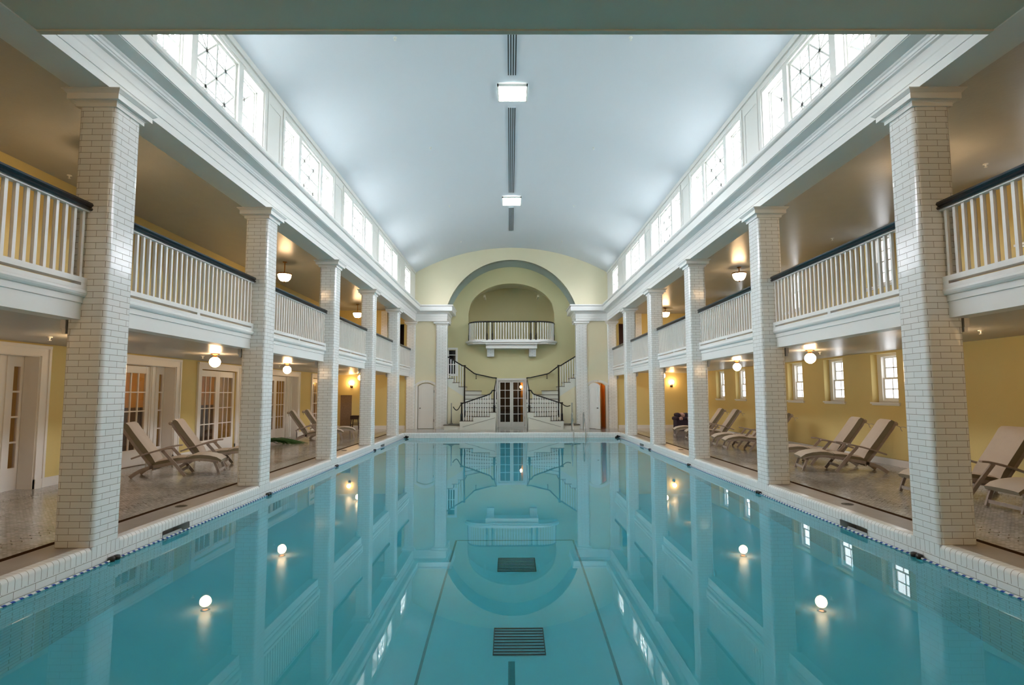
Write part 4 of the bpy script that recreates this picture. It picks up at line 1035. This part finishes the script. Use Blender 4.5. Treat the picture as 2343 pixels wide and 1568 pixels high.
def make_chair():
    r = root('steamer_chair', (0, 0, 0)); W = .28; t = .028
    for sg in (-1, 1):
        y0, y1 = sorted((sg * W, sg * (W - .03)))
        polybar(MB(), [(0, .018), (.07, .075), (.15, .125), (.25, .165), (.36, .19)], .062, y0, y1).build('rear_leg', M['teak'], r)
        polybar(MB(), [(.30, .18), (.60, .235), (.90, .285)], .055, y0 + .0, y1).build('side_rail', M['teak'], r)
        polybar(MB(), [(.90, .285), (1.10, .30), (1.28, .275), (1.42, .235)], .045, y0, y1).build('footrest_rail', M['teak'], r)
        ya, yb = sorted((sg * (W + .005), sg * (W + .033)))
        polybar(MB(), [(.88, .012), (.70, .25), (.50, .49)], .052, ya, yb).build('front_leg', M['teak'], r)
        polybar(MB(), [(1.35, .25), (1.40, .13), (1.44, .012)], .042, y0, y1).build('foot_leg', M['teak'], r)
        y2, y3 = sorted((sg * (W - .035), sg * (W - .065)))
        polybar(MB(), [(.34, .17), (.10, .50), (-.13, .84), (-.17, .92)], .050, y2, y3).build('back_post', M['teak'], r)
        ya, yb = sorted((sg * (W - .01), sg * (W + .055)))
        soften(polybar(MB(), [(.02, .355), (.20, .42), (.42, .485), (.58, .520), (.68, .528)], .030, ya, yb).build('armrest', M['teak'], r), .008)
    for x, z in ((.36, .15), (.90, .26)): MB().bar((x, -W, z), (x, W, z), .03, .04).build('cross_rail', M['teak'], r)
    MB().bar((.80, -W, .11), (.80, W, .11), .02, .05).build('stretcher', M['teak'], r); MB().bar((1.42, -W, .075), (1.42, W, .075), .02, .045).build('stretcher', M['teak'], r)
    MB().bar((-.165, -W + .04, .91), (-.165, W - .04, .91), .03, .07).build('back_top_rail', M['teak'], r)
    for k in range(5):
        y = -.17 + k * .085; polybar(MB(), [(.30, .21), (.10, .49), (-.13, .83)], .012, y - .016, y + .016).build('back_slat', M['teak'], r)
    for k in range(7):
        x = .42 + k * .075; MB().box(x - .02, x + .02, -W + .03, W - .03, .205 + (x - .42) * .17, .217 + (x - .42) * .17).build('seat_slat', M['teak'], r)
    cu = .255
    def cushion(nm, path, th):
        mb = MB(); n = len(path)
        P_ = [Vector(p) for p in path]; ring = []
        for i, p in enumerate(P_):
            d = (P_[min(i + 1, n - 1)] - P_[max(i - 1, 0)]).normalized(); nn = Vector((-d.y, d.x)); ring.append((p, nn))
        NY = 9; n0 = len(mb.v)
        for i, (p, nn) in enumerate(ring):
            for k in range(NY):
                y = -cu + 2 * cu * k / (NY - 1); f = 1 - abs(y / cu) ** 4 * .25; e = 1 - (abs(2 * i / (n - 1) - 1)) ** 6 * .3
                q = p + nn * th * f * e; mb.v.append((q.x, y, q.y))
            for k in range(NY):
                y = -cu + 2 * cu * k / (NY - 1); q = p; mb.v.append((q.x, y, q.y))
        W2 = 2 * NY
        for i in range(n - 1):
            for k in range(NY - 1):
                a = n0 + i * W2 + k; mb.face((a, a + W2, a + W2 + 1, a + 1)); a += NY; mb.face((a, a + 1, a + W2 + 1, a + W2))
        e = mb.build(nm, M['cushion'], r, smooth=True)
        sd = MB(); 
        for k, fl in ((0, 0), (NY - 1, 1)):
            for i in range(n - 1):
                a, b2, c, d = (mb.v[n0 + i * W2 + k], mb.v[n0 + (i + 1) * W2 + k], mb.v[n0 + (i + 1) * W2 + NY + k], mb.v[n0 + i * W2 + NY + k])
                sd.quad(*((a, d, c, b2) if fl == 0 else (a, b2, c, d)))
        for i in (0, n - 1):
            for k in range(NY - 1):
                a = n0 + i * W2 + k; q = (mb.v[a], mb.v[a + 1], mb.v[a + 1 + NY], mb.v[a + NY]); sd.quad(*(q if i == 0 else q[::-1]))
        sd.build('boxing', M['cushion_side'], e)
        return e
    cushion('back_cushion', [(.34, .225), (.26, .325), (.16, .47), (.05, .625), (-.06, .785), (-.14, .915), (-.165, .965)][::-1], .115)
    cushion('seat_cushion', [(.335, .205), (.45, .225), (.60, .25), (.75, .275), (.885, .297)], .09)
    cushion('footrest_cushion', [(.895, .298), (1.0, .315), (1.12, .318), (1.25, .302), (1.36, .272), (1.45, .232)], .085)
    hp = MB().lathe([(.012, -.17), (.04, -.165), (.048, -.12), (.048, .12), (.04, .165), (.012, .17)], (0, 0, 0), 12); hp.v = [(-.215 + a, c, .915 + b2) for a, b2, c in hp.v]
    hp.build('head_roll', M['cushion'], r, smooth=True)
    MB().tube([(-.19, W - .06, .90), (-.25, W - .02, .86), (-.27, W + .05, .87), (-.29, W + .10, .86)], .006, 6).tube([(-.25, W - .02, .86), (-.24, W + .02, .82), (-.25, W + .04, .79)], .006, 6).build('tie', M['teak'], r)
    return r
ch = None
chairs = [(-6.96, 10.13, 17, 'teak steamer chair with beige cushion, left gallery, nearer one before the second column'),
          (-6.86, 11.42, 17, 'teak steamer chair with beige cushion, left gallery, farther one cut by the second column'),
          (-6.95, 17.55, 17, 'teak steamer chair in the left gallery just behind the green fronds'),
          (-6.85, 18.55, 17, 'teak steamer chair farthest back in the left gallery behind the third column'),
          (7.02, 10.46, 167, 'teak steamer chair under the right gallery windows, nearer of the pair fully in view'),
          (7.12, 11.50, 167, 'teak steamer chair under the right gallery windows, farther of the pair, partly behind a column'),
          (7.30, 8.05, 178, 'teak steamer chair half hidden behind the nearest right column, backrest upright'),
          (7.65, 6.95, 178, 'teak steamer chair cut off by the picture edge in the right gallery'),
          (7.05, 14.30, 170, 'teak steamer chair behind the second right column, nearer of two showing footrests'),
          (7.10, 15.20, 170, 'teak steamer chair behind the second right column, farther of two showing footrests'),
          (7.05, 17.45, 170, 'teak steamer chair whose backrest stands just beside the third right column'),
          (7.00, 18.55, 170, 'teak steamer chair farthest back in the right gallery')]
for x, y, a, lab in chairs:
    o = make_chair() if ch is None else copy_tree(ch); ch = ch or o
    o.location = (x, y, 0); o.rotation_euler = (0, 0, math.radians(a)); tag(o, lab, 'lounge chair', 'steamer chairs in the galleries')

# ------------------------------------------------------------------ left gallery odds and ends
r = root('woven_panel', (-7.14, YF, .8), 'brown woven framed panel on the left gallery end wall under the sconce', 'wall panel')
MB().box(-7.38, -6.89, YF - .02, YF - .001, .13, 1.46).build('panel', M['woven'], r)
MB().box(-7.41, -7.38, YF - .035, YF, .11, 1.49).box(-6.89, -6.86, YF - .035, YF, .11, 1.49).box(-7.38, -6.89, YF - .035, YF, 1.46, 1.49).box(-7.38, -6.89, YF - .035, YF, .11, .13).build('frame', M['wall_gallery'], r)
r = root('wooden_stool', (-6.62, 23.15, 0), 'dark wooden stool standing against the left gallery end wall', 'stool')
MB().box(-6.80, -6.44, 22.97, 23.33, .55, .60).build('seat', M['dark_wood'], r)
for dx_, dy_ in ((-.15, -.15), (.15, -.15), (-.15, .15), (.15, .15)):
    MB().bar((-6.62 + dx_ * 1.25, 23.15 + dy_ * 1.15, 0.005), (-6.62 + dx_ * .85, 23.15 + dy_ * .85, .55), .03, .03).build('leg', M['dark_wood'], r)
MB().box(-6.80, -6.44, 22.985, 23.005, .20, .23).box(-6.78, -6.46, 23.29, 23.31, .25, .28).build('stretcher', M['dark_wood'], r)
MB().box(-6.80, -6.44, 22.97, 22.99, .44, .55).build('apron', M['dark_wood'], r)
lf = MB(); rnd = random.Random(3)
for k in range(60):
    a = rnd.uniform(-.9, .9); x0_, y0_ = -7.45 + rnd.uniform(-.2, .1), 16.75 + rnd.uniform(-.2, .2); Ln = rnd.uniform(.5, 1.15)
    p0 = Vector((x0_, y0_, rnd.uniform(.02, .16))); d = Vector((math.cos(a * .5), math.sin(a * .5) * .6, 0)); pts = []
    for j in range(6):
        t = j / 5; pts.append(p0 + d * Ln * t + Vector((0, 0, .10 * math.sin(PI * t) * rnd.uniform(.5, 1) - p0.z * t * .9)))
    sd = Vector((-d.y, d.x, .2)).normalized()
    for j in range(5):
        w0_, w1_ = .022 * math.sin(PI * (j + .3) / 5.6), .022 * math.sin(PI * (j + 1.3) / 6.4)
        a_, b_2 = pts[j], pts[j + 1]; a_.z = max(.006, a_.z); b_2.z = max(.006, b_2.z)
        lf.quad(a_ - sd * w0_, b_2 - sd * w1_, b_2 + sd * w1_, a_ + sd * w0_)
o = lf.build('palm_fronds', M['leaf']); o.modifiers.new('t', 'SOLIDIFY').thickness = .002
tag(o, 'heap of dark green palm fronds lying on the left gallery floor', 'foliage', kind='stuff')
# towel basket at the right
r = root('towel_basket', (6.95, 22.2, 0), 'black basket heaped with striped towels against the right gallery end wall', 'basket')
MB().box(6.65, 7.25, 21.95, 22.45, 0.005, .42).build('basket', M['fabric_dark'], r)
for k in range(7):
    x, z = 6.66 + (k % 4) * .17 + (k // 4) * .08, .48 + (k // 4) * .14
    MB().tube([(x, 21.98, z), (x + .02, 22.2, z + .02), (x, 22.42, z)], .08, 10).build('towel', M['fabric_pink'] if k % 2 else M['fabric_dark'], r, smooth=True)
for s, x, y, z in ((-1, -6.05, YF - .006, .45),):
    r = root('wall_outlet', (x, y, z), 'white wall outlet low on the left gallery end wall', 'outlet')
    MB().box(x - .04, x + .04, y - .006, y + .006, z - .06, z + .06).build('plate', M['frame'], r); MB().box(x - .015, x + .015, y - .009, y - .006, z - .035, z + .035).build('socket', M['dark_metal'], r)
bpy.data.objects  # end
